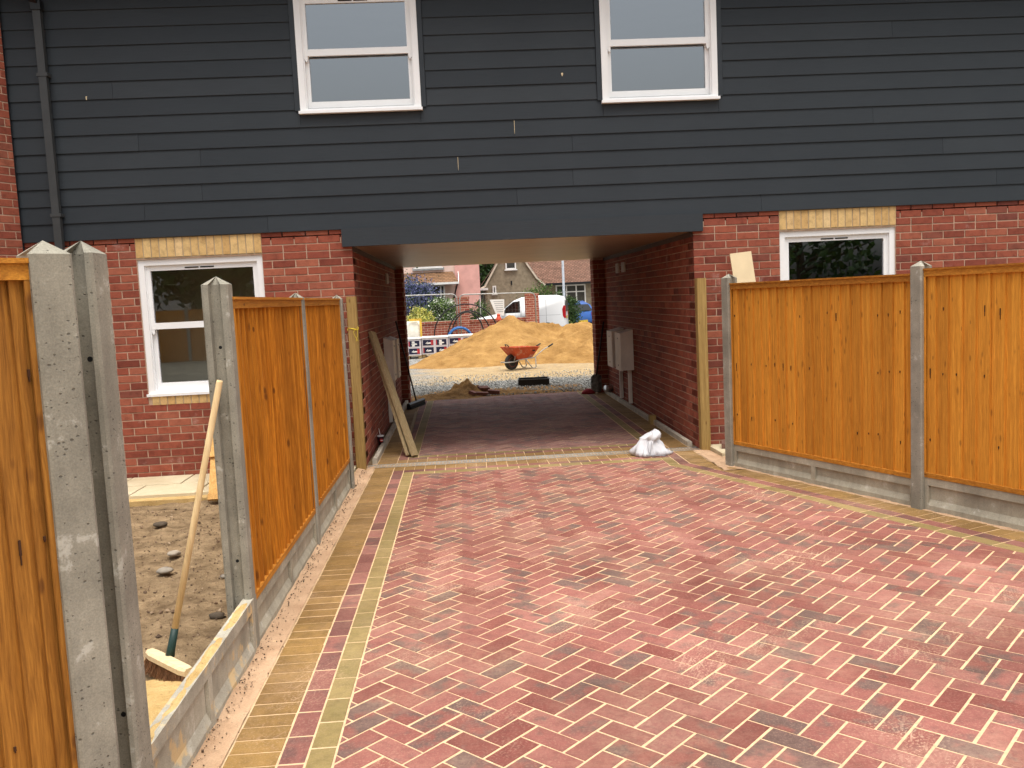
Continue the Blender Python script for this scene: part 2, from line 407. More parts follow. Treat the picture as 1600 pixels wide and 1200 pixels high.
# right front
FR = frame_mat((XR, 0, 0), (1, 0, 0), (0, -1, 0))
hw = (WRt[0]-XR, WRt[1]-XR)
holesR = [(hw[0], hw[1], WRt[2]-.115, 2.3)]
bR = course_set(4.6, 0, 29, holesR, True)+[(a, b, z, c) for a, b, z, c in [(x[0], x[1], x[2]+2.175, x[3]) for x in course_set(4.6, 0, 3, [(hw[0], hw[1], -1, 1)], True)] if z < 2.37]
nobj += lay(bR, FR, H, M_BRICK, lambda a, b, z: (z > 1.66 and a < 3.5) or (a < .5 and z > .05), 150)
FLt = frame_mat((XL, 0, 0), (-1, 0, 0), (0, -1, 0))
hwl = (XL-WL[1], XL-WL[0])
bL = course_set(3.12, 0, 29, [(hwl[0], hwl[1], WL[2]-.115, 2.3)], True)+[(x[0], x[1], x[2]+2.175, x[3]) for x in course_set(3.12, 0, 3, [(hwl[0], hwl[1], -1, 1)], True) if x[2]+2.175 < 2.37]
random.shuffle(bL)
nobj += lay(bL, FLt, H, M_BRICK, lambda a, b, z: (1.5 < a < 2.6 and z < 2.3) or (z > 1.68 and a < 2.6) or (a < .12 and z > .9), 150)
# tunnel sides
bT = course_set(TL, 0, 29, (), False, (.1125, .0), (.1125, .225))
lay(bT, frame_mat((XR, 0, 0), (0, 1, 0), (-1, 0, 0)), H, M_BRICK)
lay(bT, frame_mat((XL, 0, 0), (0, 1, 0), (1, 0, 0)), H, M_BRICK)
# piers at the far end of the passage
for x0, ud, ul, side in ((XL, 1, .126, -.916), (XR, -1, .186, 2.165)):
    lay(course_set(ul, 0, 29), frame_mat((x0, TL, 0), (ud, 0, 0), (0, -1, 0)), H, M_BRICK)
    lay(course_set(.32, 0, 29, (), False, (.035, .1475), (.035, .035)), frame_mat((side, TL, 0), (0, 1, 0), (ud, 0, 0)), H, M_BRICK)
# buff soldier courses over the windows and buff course under them
def soldiers(x0, x1, z0, z1, parent):
    mbk = MB(); mbk.box(x0, x1, .004, .02, z0-.004, z1+.004); mbk.build('soldier_mortar', M_PALE_MORTAR, parent)
    n = round((x1-x0)/.075)
    for k in range(n):
        me = brick_mesh('soldier_brick', .067, .03, z1-z0-.008, M_BUFF_BRICK)
        o = bpy.data.objects.new('soldier_brick', me); COL.objects.link(o); o.parent = parent
        o.location = (x0+(k+.5)*(x1-x0)/n, R(-.003, .001), (z0+z1)/2)
for wv in (WL, WRt):
    soldiers(wv[0]-.005, wv[1]+.005, 2.178, ZC, H)
    soldiers(wv[0]+.03, wv[1]-.03, wv[2]-.112, wv[2]-.008, H)

# ------------------------------------------------------------------ windows
def window(x0, x1, z0, z1, yf, zm, parent, glass, label=None):
    fw, sw = .058, .050
    mb = MB(); yb = yf+.09
    mb.box(x0, x0+fw, yf, yb, z0, z1); mb.box(x1-fw, x1, yf, yb, z0, z1)
    mb.box(x0+fw, x1-fw, yf+.002, yb, z1-fw, z1); mb.box(x0+fw, x1-fw, yf+.002, yb, z0, z0+.028)
    # inner bead step
    b = .012
    mb.box(x0+fw, x0+fw+b, yf+.018, yb, z0+.028, z1-fw); mb.box(x1-fw-b, x1-fw, yf+.018, yb, z0+.028, z1-fw)
    mb.box(x0+fw+b, x1-fw-b, yf+.018, yb, z1-fw-b, z1-fw)
    o = mb.build('window', M_WHITE, parent)
    if label: o['label'] = label
    a, c = x0+fw+b, x1-fw-b
    def sash(zb, zt, y, bot, top):
        s = MB(); s.box(a, a+sw*.72, y, y+.035, zb, zt); s.box(c-sw*.72, c, y, y+.035, zb, zt)
        s.box(a+sw*.72, c-sw*.72, y+.001, y+.034, zb, zb+bot); s.box(a+sw*.72, c-sw*.72, y+.001, y+.034, zt-top, zt)
        so_ = s.build('sash', M_WHITE, o)
        g = MB(); g.add([(a+sw*.7, y+.02, zb+bot-.003), (c-sw*.7, y+.02, zb+bot-.003), (c-sw*.7, y+.02, zt-top+.003), (a+sw*.7, y+.02, zt-top+.003)], [(0, 1, 2, 3)])
        g.build('pane', glass, o)
        return so_
    sash(zm-.005, z1-fw-b, yf+.024, .062, .04)       # upper, outer track
    sash(z0+.028, zm+.035, yf+.061, .075, .03)       # lower, inner track
    h = MB()
    for xx in (a, c-.03):                            # sash horns
        h.prism([(0, 0), (.03, 0), (.03, -.03), (.02, -.055), (.008, -.045), (0, -.02)], yf+.026, yf+.058, 0, Matrix(((1,0,0,xx),(0,0,1,0),(0,1,0,zm-.005),(0,0,0,1))))
    h.build('sash_horn', M_WHITE, o)
    s = MB(); s.box(x0-.012, x1+.012, yf-.035, yf+.03, z0-.022, z0+.004); s.build('sill', M_WHITE, o)
    l = MB()
    for xx in (a+.14, c-.14): l.box(xx-.03, xx+.03, yf+.05, yf+.085, zm+.036, zm+.05)
    l.build('sash_lock', M_WHITE, o)
    v = MB(); cx = (x0+x1)/2-.02
    v.box(cx-.14, cx-.008, yf+.0205, yf+.026, z1-fw-b-.026, z1-fw-b-.014); v.box(cx+.008, cx+.14, yf+.0205, yf+.026, z1-fw-b-.026, z1-fw-b-.014)
    v.build('trickle_vent', M_DARK, o)
    return o
window(*U1, -.03, 4.03, H, M_GLASS); window(*U2, -.03, 4.03, H, M_GLASS)
window(*WL, .022, 1.49, H, M_GLASS_LOW); window(*WRt, .022, 1.49, H, M_GLASS_LOW)
# rooms behind the glass
def room(x0, x1, y0, y1, z0, z1, mat):
    mb = MB(); t = .05
    mb.box(x0, x1, y1, y1+t, z0, z1); mb.box(x0-t, x0, y0, y1, z0, z1); mb.box(x1, x1+t, y0, y1, z0, z1)
    mb.box(x0, x1, y0, y1, z0-t, z0); mb.box(x0, x1, y0, y1, z1, z1+t); mb.build('room', mat, H)
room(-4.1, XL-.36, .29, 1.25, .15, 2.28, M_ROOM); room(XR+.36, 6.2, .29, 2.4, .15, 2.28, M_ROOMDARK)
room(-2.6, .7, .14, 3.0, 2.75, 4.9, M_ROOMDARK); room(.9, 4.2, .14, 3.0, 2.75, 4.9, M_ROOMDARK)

# ------------------------------------------------------------------ upper storey, cladding
mb = MB()
for x0, x1 in ((XE0, U1[0]), (U1[1], U2[0]), (U2[1], XE1)): mb.box(x0, x1, .012, .12, ZC-.02, 4.95)
for u in (U1, U2): mb.box(u[0], u[1], .012, .12, ZC-.02, u[2]); mb.box(u[0], u[1], .012, .12, u[3], 4.95)
mb.box(XL-.09, XR+.09, .012, .10, ZS+.006, ZC-.02)
mb.box(XE0, XE1, 5.7, 5.9, 2.31, 4.95); mb.box(XE0, XE0+.12, .12, 5.7, 2.31, 4.95); mb.box(XE1-.12, XE1, .12, 5.7, 2.31, 4.95)
mb.build('sheathing', M_DARKTRIM, H)
EXP = .1645
J = {0: [-1.838, 3.048], 1: [.601, 5.48, -3.0], 2: [1.162, -2.44], 3: [.039, 4.918], 4: [1.169, -2.43], 5: [.607, -3.0, 4.2], 6: [-1.454, -.303, 1.487, 2.637],
     8: [-3.2], 10: [4.4]}
pale = [(.607, 5), (.039, 3)]
def board(x0, x1, z0, zt, yb=-.0175):
    g = .0012; j = R(-.001, .001)
    mb = MB(); p = [(yb+j, z0), (yb+.011+j, z0-.001), (.004, zt+.012), (-.007+j*.5, zt+.012), (yb+j-.0005, z0+.004)]
    mb.loft([[Vector((x, y, z)) for y, z in p] for x in (x0+g, x1-g)])
    mb.build('cladding_board', M_CLAD, H)
for i in range(15):
    z0 = ZC+EXP*i; zt = z0+EXP; xs = [XE0+.01, XE1]+J.get(i, [])
    cuts = []
    for u in (U1, U2):
        if zt > u[2]+.05 and z0 < u[3]-.01: cuts.append((u[0]-.052, u[1]+.052))
    xs = sorted(x for x in xs if not any(c0 < x < c1 for c0, c1 in cuts))
    segs = list(zip(xs[:-1], xs[1:]))
    for c0, c1 in cuts:
        ns = []
        for a, b in segs:
            if b <= c0 or a >= c1: ns.append((a, b))
            else:
                if a < c0: ns.append((a, c0))
                if b > c1: ns.append((c1, b))
        segs = ns
    for a, b in segs: board(a, b, z0, zt)
for u in (U1, U2):
    for xx in (u[0]-.05, u[1]+.002):
        mb = MB(); mb.box(xx, xx+.047, -.026, .01, u[2]+.012, 4.9); mb.build('window_trim', M_DARKTRIM, H)
    mb = MB(); mb.box(u[0]-.05, u[1]+.05, -.024, .01, u[3]+.003, 4.84); mb.build('head_board', M_CLAD, H)
for x, i in pale:
    mb = MB(); z = ZC+EXP*i; mb.box(x-.0018, x+.0018, -.0150, -.009, z+.03, z+EXP-.008); mb.build('pale_joint_gap', M_MDF, H)
mb = MB(); mb.box(XL-.09, XR+.09, -.045, .011, ZS-.002, ZC+.006); mb.build('beam_board', M_CLAD, H)
mb = MB(); mb.box(XL+.002, XR-.002, .012, 5.92, ZS+.0, ZS+.06); mb.build('passage_ceiling', M_SOFFIT, H)
M_SHADE_BAND = simple('shade_band', (.07, .04, .028), .7)  # dark strips painting the shaded band at the top of the passage walls
for xa in (XL-.0005, XR-.0155):
    mb = MB(); mb.box(xa, xa+.016, .02, TL, ZS-.05, ZS-.001); mb.build('ceiling_shade_band', M_SHADE_BAND, H)
# bare screw marks on the boards
for x, z in ((-3.446, 3.709), (1.096, 3.777)):
    mb = MB(); mb.lathe([(.0, -.004), (.009, -.003), (.011, .0)], (x, -.016, z), 8, 0, Matrix.Rotation(math.pi/2, 4, 'X')); mb.box(x-.004, x+.004, -.020, -.012, z-.022, z+.004)
    mb.build('filler_mark', M_MDF, H)
mb = MB(); mb.box(XE0-.25, XE0+.006, -.005, .13, 2.3, 4.84); mb.build('corner_trim', M_DARKTRIM, H)
# eaves, gutter, roof, downpipe
mb = MB(); mb.box(XE0-.2, XE1, -.32, .0, 4.842, 4.862); mb.build('eaves_soffit', M_DARKTRIM, H)
mb = MB(); mb.box(XE0-.2, XE1, -.34, -.322, 4.82, 5.02); mb.build('fascia', M_DARKTRIM, H)
mb = MB(); n = 8
ring = [(-.06*math.cos(math.pi*k/n), -.06*math.sin(math.pi*k/n)) for k in range(n+1)]+[(.054*math.cos(math.pi*k/n), -.054*math.sin(math.pi*k/n)) for k in range(n+1)]
mb.loft([[Vector((x, -.405+a, 4.98+b)) for a, b in ring] for x in (XE0-.2, XE1)]); mb.build('gutter', M_PIPE, H)
mb = MB(); mb.add([(XE0-.2, -.42, 5.0), (XE1, -.42, 5.0), (XE1, 2.95, 7.0), (XE0-.2, 2.95, 7.0), (XE1, 6.3, 5.0), (XE0-.2, 6.3, 5.0),
    (XE0-.2, -.42, 5.06), (XE1, -.42, 5.06), (XE1, 2.95, 7.07), (XE0-.2, 2.95, 7.07), (XE1, 6.3, 5.06), (XE0-.2, 6.3, 5.06)],
    [(0,1,2,3),(3,2,4,5),(6,9,8,7),(9,11,10,8),(0,6,7,1),(5,4,10,11),(0,3,9,6),(3,5,11,9),(1,7,8,2),(2,8,10,4)])
roof = mb.build('roof', simple('roof_slate', (.07, .07, .075), .7, .15, 14), H)
dp = MB(); dp.box(-3.835, -3.765, -.095, -.04, .03, 4.54); pipe = dp.build('downpipe', M_PIPE, H)
s = MB(); s.box(-3.845, -3.755, -.105, -.03, 4.50, 4.58, 0); s.build('socket', M_BLACK, pipe)
s = MB(); s.bar((-3.80, -.068, 4.56), (-3.90, -.40, 4.90), .065, .055); s.build('swan_neck', M_BLACK, pipe)
for z in (2.6, 3.9):
    s = MB(); s.box(-3.85, -3.75, -.1, -.006, z, z+.03); s.build('pipe_clip', M_PIPE, pipe)

# ------------------------------------------------------------------ fittings in the passage
def meter_box(parent, side, y0, y1, z0, z1, label):
    x = XR if side > 0 else XL; s = -side; d = .19 if side > 0 else .13
    def bx(m, a, b, *r): m.box(min(x+s*a, x+s*b), max(x+s*a, x+s*b), *r)
    m = MB(); bx(m, .004, d-.03, y0+.012, y1-.012, z0+.01, z1-.03)
    pts = [Vector((x+s*.004, 0, z1-.03)), Vector((x+s*(d-.03), 0, z1-.03)), Vector((x+s*.004, 0, z1+.01))]
    m.loft([[Vector((p.x, y, p.z)) for p in pts] for y in (y0+.012, y1-.012)])
    o = m.build('meter_box', M_METER, H); o['label'] = label
    m = MB(); bx(m, d-.03, d-.005, y0, y1, z0, z1-.03); m.build('door', M_METER, o)
    m = MB()
    bx(m, d-.005, d-.001, (y0+y1)/2-.012, (y0+y1)/2+.012, z1-.12, z1-.10); bx(m, d-.005, d-.001, (y0+y1)/2-.012, (y0+y1)/2+.012, z0+.06, z0+.08); m.build('lock', M_BLACK, o)
    m = MB(); yc = (y0+y1)/2; bx(m, .004, .05, yc-.03, yc+.03, .06, z0); m.build('conduit', M_METER, o)
meter_box(H, 1, 3.98, 4.42, .54, 1.10, 'farther of the two meter boxes on the right side')
meter_box(H, 1, 3.28, 3.72, .54, 1.10, 'nearer of the two meter boxes on the right side')
meter_box(H, -1, 2.70, 3.10, .62, 1.18, 'nearer of the two meter boxes on the left side')
meter_box(H, -1, 3.45, 3.85, .60, 1.16, 'farther of the two meter boxes on the left side')
for y in (3.68, 4.15):
    m = MB(); m.box(XR-.02, XR+.003, y, y+.24, 1.92, 2.06); v = m.build('air_vent', M_VENT, H)
    for k in range(5): m = MB(); m.box(XR-.028, XR-.018, y+.02, y+.22, 1.935+k*.025, 1.943+k*.025); m.build('louvre', M_VENT, v)
m = MB(); m.box(XL-.003, XL+.02, 3.67, 3.95, 1.91, 2.05); v = m.build('air_vent', M_VENT, H)
for k in range(5): m = MB(); m.box(XL+.018, XL+.028, 3.69, 3.93, 1.925+k*.025, 1.933+k*.025); m.build('louvre', M_VENT, v)

# ------------------------------------------------------------------ angled neighbouring brick wing at the left edge
ud = Vector((-.477, -.879, 0)); nd = Vector((.879, -.477, 0))
WG = thing('brick_wing', 'red brick wall standing at an angle left of the dark grey boarding', 'wall', (XE0+.02, -.055, 0))
o0 = Vector((XE0+.02, -.055, 0))
mb = MB(); a, b = o0-nd*.006, o0+ud*3.2-nd*.006
mb.loft([[Vector((q.x, q.y, z)) for q in (a, b, b-nd*.3, a-nd*.3)] for z in (-.1, 5.6)]); mb.build('wall', M_MORTAR, WG)
wb_ = course_set(3.2, 0, 72, (), False, (-.165, -.0525))
lay(wb_, frame_mat(o0, ud, nd), WG, M_BRICK, lambda a, b, z: a < .45 and 2.2 < z < 4.9, 200)
# ------------------------------------------------------------------ ground sheets
def grid(x0, x1, y0, y1, nx, ny, zf, keep=None):
    mb = MB(); vs = [Vector((x0+(x1-x0)*i/nx, y0+(y1-y0)*j/ny, 0)) for j in range(ny+1) for i in range(nx+1)]
    for v in vs: v.z = zf(v.x, v.y)
    fs = []
    for j in range(ny):
        for i in range(nx):
            a = j*(nx+1)+i
            if keep is None or keep(*((vs[a]+vs[a+nx+2])/2).xy): fs.append((a, a+1, a+nx+2, a+nx+1))
    mb.add(vs, fs); return mb
mb = MB(); mb.add([(-400, -400, -.14), (400, -400, -.14), (400, 500, -.14), (-400, 500, -.14)], [(0, 1, 2, 3)])
struct(mb.build('ground', simple('ground_earth', (.15, .13, .09), .95, .2, 2)))
# yard beyond the passage: crushed stone with a trodden sand track
def m_yard():
    t = NT('gravel_yard'); p = t.pos(); n = t.noise(p, 1.1, 5, .65)
    cell = t.n('ShaderNodeTexVoronoi', {'Vector': p, 'Scale': 34.}, feature='F1')
    st = t.ramp(t.n('ShaderNodeSeparateColor', {0: cell.outputs['Color']}).outputs[0], [(0, (.15, .15, .14)), (.4, (.33, .33, .31)), (.75, (.42, .41, .385)), (1, (.55, .53, .49))])
    st = t.mix(t.step(cell.outputs['Distance'], .35, .75), st, (.06, .06, .055))
    sand = t.ramp(t.noise(p, 3.5, 6, .7), [(.3, (.33, .225, .105)), (.7, (.53, .385, .205))])
    sand = t.mix(.45, sand, t.ramp(t.noise(p, 60, 4, .7), [(.3, (.6, .6, .6)), (.7, (1.2, 1.2, 1.2))]), 'MULTIPLY')
    sp = t.n('ShaderNodeSeparateXYZ', {0: p})
    yy = t.math('ADD', sp.outputs[1], t.math('MULTIPLY', t.math('SUBTRACT', n, .5), 3.2))
    xx = t.math('ADD', sp.outputs[0], t.math('MULTIPLY', t.math('SUBTRACT', n, .5), 2.5))
    m1 = t.math('MULTIPLY', t.step(yy, 8.2, 9.3), t.step(xx, -1.5, -.2))
    thin = t.step(t.noise(p, 9, 5, .7), .35, .6)
    m2 = t.math('MULTIPLY', t.math('SUBTRACT', 1., t.step(yy, 6.2, 7.0)), .65)
    m = t.math('MULTIPLY', t.math('MAXIMUM', m1, m2), t.math('MULTIPLY_ADD', thin, .4, .6), clamp=True)
    c = t.mix(m, st, sand)
    h = t.math('SUBTRACT', 1., cell.outputs['Distance'])
    return t.pr(c, .95, t.bump(h, .8, .02), .1)
M_YARD = m_yard()
struct(grid(-14, 16, 5.62, 20.6, 150, 75, lambda x, y: .012*fbm(x*.9, y*.9)-.012, lambda x, y: y > 5.93 or not (-.95 < x < 2.3)).build('gravel_yard', M_YARD))
# loose stones near the passage mouth
mb = MB()
for _ in range(5200):
    y = 5.95+R(0, 1)**1.3*4.2; x = R(-1.2, 3.0)
    if R(0, 1) < .6 and 8.6 < y: continue
    r = R(.007, .019); c = Vector((x, y, r*.4+.005)); rot = Matrix.Rotation(R(0, 6), 3, Vector((R(-1, 1), R(-1, 1), R(-1, 1))).normalized())
    v = [c+rot @ Vector(q)*r for q in ((1, 0, 0), (-1, 0, 0), (0, 1, 0), (0, -.8, 0), (0, 0, .8), (0, 0, -.8))]
    mb.add(v, [(0, 2, 4), (2, 1, 4), (1, 3, 4), (3, 0, 4), (2, 0, 5), (1, 2, 5), (3, 1, 5), (0, 3, 5)])
t = NT('crushed_stone'); rn = t.rnd()
M_STONE = t.pr(t.ramp(rn, [(0, (.12, .12, .115)), (.5, (.34, .34, .32)), (1, (.50, .49, .46))]), .9)
tag(stuff(mb.build('loose_gravel', M_STONE)), 'grey crushed stone scattered beyond the passage', 'gravel')
# garden soil left of the fence
def soil_z(x, y): return -.02+.022*fbm(x*2.2, y*2.2, 3)+.020*fbm(x*7, y*7, 8)+.012*abs(fbm(x*19, y*19, 4, 2))-(.02 if y > -1.3 else 0)
struct(grid(-7.5, -1.11, -9.5, -.02, 150, 210, soil_z).build('garden_soil', M_SOIL, None, True))
struct(grid(2.0, 8.5, -9.5, -.01, 60, 90, lambda x, y: -.03+.012*fbm(x*2, y*2, 5), lambda x, y: (x-2.40)*.921+(y+.96)*.389 > .02).build('bare_ground', M_SOIL))
# stones in the soil
for (x, y, r, c) in ((-2.43, -1.93, .045, 0), (-2.05, -2.80, .038, 1), (-1.98, -3.20, .042, 2), (-1.40, -4.12, .036, 0), (-1.55, -3.4, .025, 2), (-1.38, -3.75, .03, 1)):
    mb = MB(); rings = []
    for k in range(1, 6):
        th = math.pi*k/6; rings.append([Vector((x+r*1.25*math.sin(th)*math.cos(a)*(1+.45*noise.noise((a*2, k, x*9))), y+r*math.sin(th)*math.sin(a)*(1+.18*noise.noise((a, k*2, y*7))), .0+r*.50*math.cos(th)*(1+.4*noise.noise((a*1.5, x, k)))+r*.05)) for a in [2*math.pi*q/10 for q in range(10)]])
    mb.loft(rings)
    lab = ['dark', 'pale', 'smooth grey'][c]
    near = {-2.43: 'nearest the slabs', -2.05: 'right of the broom handle, midway up the soil', -1.98: 'left of the broom handle', -1.40: 'large, beside the concrete post', -2.75: 'close to the double concrete posts, upper', -1.55: 'small, between handle and post', -1.38: 'small, against the single concrete post', -1.75: 'tiny, touching the broom handle', -2.6: 'flat, left side of the soil'}[x]
    tag(mb.build('stone', simple('stone_%g' % x, [(.085, .065, .045), (.33, .28, .22), (.24, .21, .17)][c], .9, .2, 20), None, True), '%s stone on the garden soil, %s' % (lab, near), 'stone', 'stones on the garden soil')

# patio slabs along the house wall
pat = MB(); pat.box(-4.2, -1.12, -1.02, -.002, -.08, .004); P = struct(pat.build('patio', M_SAND_YELLOW))
for row, (y0, y1, off) in enumerate(((-.44, -.012, .28), (-.90, -.455, 0.))):
    x = -4.25-off
    while x < -1.2:
        a, b = max(x, -4.2), min(x+.585, -1.13)
        if b-a > .05:
            s = MB(); c = .004; z = .034+R(-.002, .002)
            s.loft([[Vector((a+i, y0+i, q)), Vector((b-i, y0+i, q)), Vector((b-i, y1-i, q)), Vector((a+i, y1-i, q))] for i, q in ((0, .0), (0, z-c), (c, z))]); s.build('slab', M_SLAB, P)
        x += .60
# ------------------------------------------------------------------ driveway paving
base = MB(); base.add([(-1.10, -9.5, -.0022), (6.2, -9.5, -.0022), (2.36, -.9, -.0022), (2.30, 0.0, -.0022), (2.30, 5.93, -.0022), (-1.04, 5.93, -.0022), (-1.04, -.05, -.0022), (-1.10, -.2, -.0022)], [tuple(range(8))])
D = struct(base.build('driveway', M_JOINT_SAND))
def clip(poly, n, d):        # keep n.p <= d
    out = []
    for i in range(len(poly)):
        a, b = poly[i], poly[(i+1) % len(poly)]; da = n[0]*a[0]+n[1]*a[1]-d; db = n[0]*b[0]+n[1]*b[1]-d
        if da <= 0: out.append(a)
        if da*db < 0: s = da/(da-db); out.append((a[0]+(b[0]-a[0])*s, a[1]+(b[1]-a[1])*s))
    return out
def area(p): return abs(sum(p[i][0]*p[(i+1) % len(p)][1]-p[(i+1) % len(p)][0]*p[i][1] for i in range(len(p))))/2
def paver_geo(mb, poly, z, ch=.003, c0=None):
    cx = sum(p[0] for p in poly)/len(poly); cy = sum(p[1] for p in poly)/len(poly)
    def inset(e):
        out = []
        for p in poly:
            dx, dy = p[0]-cx, p[1]-cy; L = math.hypot(dx, dy) or 1; k = max(0, 1-e*1.5/L); out.append((cx+dx*k, cy+dy*k))
        return out
    o = c0 or (0, 0)
    mb.loft([[Vector((p[0]-o[0], p[1]-o[1], q)) for p in inset(e)] for e, q in ((0, -.04), (0, z-ch), (ch, z))])
fd = Vector((.389, -.921)); fn = Vector((-.921, -.389)); F0 = Vector((2.39, -.965))
def fence_off(p): return (p[0]-F0.x)*fn.x+(p[1]-F0.y)*fn.y
MOD = .1015
u45, v45 = (math.cos(math.pi/4), math.sin(math.pi/4)), (-math.sin(math.pi/4), math.cos(math.pi/4))
field = []
for i in range(-100, 100):
    for j in range(-100, 100):
        k = (i-j) % 4
        if k not in (0, 3): continue
        gu, gv = .0026, .0044
        if k == 0: a = (i*MOD+gu, (i+2)*MOD-gu, j*MOD+gv, (j+1)*MOD-gv)
        else: a = (i*MOD+gu, (i+1)*MOD-gu, j*MOD+gv, (j+2)*MOD-gv)
        poly = [(a[0], a[2]), (a[1], a[2]), (a[1], a[3]), (a[0], a[3])]
        poly = [(p[0]*u45[0]+p[1]*v45[0]+.35, p[0]*u45[1]+p[1]*v45[1]-2.0) for p in poly]
        cx = sum(p[0] for p in poly)/4; cy = sum(p[1] for p in poly)/4
        if not (-.75 < cx < 5.3 and -7.7 < cy < 6.1): continue
        full = poly
        poly = clip(poly, (-1, 0), .545-.003)
        if cy < -.25: poly = clip(poly, (0, 1), -.492)
        else: poly = clip(poly, (0, -1), -.522)
        if cy > -.75: poly = clip(poly, (1, 0), 1.866)
        else: poly = clip(poly, (-fn.x, -fn.y), -(F0.x*fn.x+F0.y*fn.y)-.404) if poly else poly
        if cy > 5: poly = clip(poly, (0, 1), 5.92)
        if len(poly) >= 3 and area(poly) > .0003: field.append((cy, cx, poly, poly == full, k))
field.sort(key=lambda q: (q[0]+8.8)**2+(q[1]-.3)**2*.5+(1000 if q[0] < -6.05 else 0))
proto = {}
rest = MB(); inner = MB()
for idx, (cy, cx, poly, full, k) in enumerate(field):
    z = R(-.0012, .0012)
    if idx < 300:
        mx = sum(p[0] for p in poly)/len(poly); my = sum(p[1] for p in poly)/len(poly)
        if full:
            if k not in proto: m_ = MB(); paver_geo(m_, poly, 0, .003, (mx, my)); proto[k] = m_.mesh('paver', M_PAVER)
            me = proto[k]
        else: m_ = MB(); paver_geo(m_, poly, 0, .003, (mx, my)); me = m_.mesh('paver', M_PAVER)
        o = link('paver', me, D); o.location = (mx, my, z); o.rotation_euler = (R(-.006, .006), R(-.006, .006), R(-.008, .008))
    else: paver_geo(rest if cy < 0 else inner, poly, z)
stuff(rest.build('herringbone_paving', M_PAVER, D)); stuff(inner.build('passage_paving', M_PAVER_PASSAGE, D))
# border rows: soldier buff, red stretchers, olive stretchers along a polyline
def rows_along(p0, p1, side, off0, width, step, mat, name, clips=(), s0=0., gap=.0065, objs=True):
    p0, p1 = Vector(p0), Vector(p1); d = (p1-p0); L = d.length; d.normalize(); n = Vector((-d.y, d.x))*side
    s = s0; cache = {}; rest = MB()
    while s < L:
        e_ = min(s+step, L)
        q = [p0+d*(s+gap/2)+n*(off0+gap/2), p0+d*(e_-gap/2)+n*(off0+gap/2), p0+d*(e_-gap/2)+n*(off0+width-gap/2), p0+d*(s+gap/2)+n*(off0+width-gap/2)]
        s += step
        poly = [(v.x, v.y) for v in q]
        if side < 0: poly.reverse()
        for nn, dd in clips:
            if poly: poly = clip(poly, nn, dd)
        if len(poly) < 3 or area(poly) < .0008: continue
        mx = sum(v[0] for v in poly)/len(poly); my = sum(v[1] for v in poly)/len(poly)
        if my < -7.6: continue
        if objs:
            ky = (len(poly), round(area(poly), 5))
            if ky not in cache: m_ = MB(); paver_geo(m_, poly, 0, .003, (mx, my)); cache[ky] = m_.mesh(name, mat)
            o = link(name, cache[ky], D); o.location = (mx, my, R(-.0012, .0012)); o.rotation_euler = (R(-.005, .005), R(-.005, .005), 0)
        else: paver_geo(rest, poly, R(-.001, .001))
    if rest.v: stuff(rest.build(name+'_row', mat, D))
yb = -.06
# left run towards the camera
rows_along((-.95, yb-.0), (-.95, -7.6), 1, 0., .20, .1015, M_BUFF_PAVER, 'buff_edging_paver')
rows_along((-.75, yb-.2), (-.75, -7.6), 1, 0., .102, .203, M_RED_EDGE, 'red_edging_paver')
rows_along((-.648, yb-.3), (-.648, -7.6), 1, 0., .102, .203, M_OLIVE, 'olive_edging_paver')
# across in front of the drain
rows_along((-.75, yb), (2.07, yb), -1, 0., .20, .1015, M_BUFF_PAVER, 'buff_edging_paver', gap=.0035)
rows_along((-.648, yb-.2), (1.97, yb-.2), -1, 0., .102, .203, M_RED_EDGE, 'red_edging_paver')
rows_along((-.546, yb-.302), (1.87, yb-.302), -1, 0., .13, .203, M_OLIVE, 'olive_edging_paver')
# right run: straight from the drain, then along the fence
mit = Vector((fn.x-1, fn.y-0)); mit.normalize()      # mitre line between the two runs, through the outer corner
tc = (2.27-F0.x)/fd.x; CO = F0+fd*tc
cn = Vector((-1, 0))-fn   # plane normal separating the runs
cdv = cn.x*CO.x+cn.y*CO.y
c1 = ((cn.x*-1, cn.y*-1), -cdv); c2 = ((cn.x, cn.y), cdv)
if (c1[0][0]*2.1+c1[0][1]*-.3) > c1[1]: c1, c2 = c2, c1
for off, wd, stp, mat, nm in ((0, .2, .1015, M_BUFF_PAVER, 'buff_edging_paver'), (.2, .102, .203, M_RED_EDGE, 'red_edging_paver'), (.302, .102, .203, M_OLIVE, 'olive_edging_paver')):
    rows_along((2.27, yb), (2.27, -2.2), -1, off, wd, stp, mat, nm, [c1])
    rows_along(F0-fd*1.2, F0+fd*4.2, -1, off, wd, stp, mat, nm, [c2])
# passage borders
for x0, sd in ((-.945, -1), (2.275, 1)):
    rows_along((x0, .115), (x0, 5.9), sd, 0, .2, .1015, M_BUFF_PAVER, 'buff_passage_paver', objs=False)
    rows_along((x0, .32), (x0, 5.9), sd, .2, .102, .203, M_RED_EDGE, 'red_passage_paver', objs=False)
    rows_along((x0, .42), (x0, 5.9), sd, .302, .102, .203, M_OLIVE, 'olive_passage_paver', objs=False)
rows_along((-.743, .115), (2.073, .115), 1, 0, .2, .1015, M_BUFF_PAVER, 'buff_cross_paver', objs=False, gap=.0035)
rows_along((-.641, .315), (1.971, .315), 1, 0, .102, .203, M_RED_EDGE, 'red_cross_paver', objs=False)
rows_along((-.539, .417), (1.871, .417), 1, 0, .102, .203, M_OLIVE, 'olive_cross_paver', objs=False)
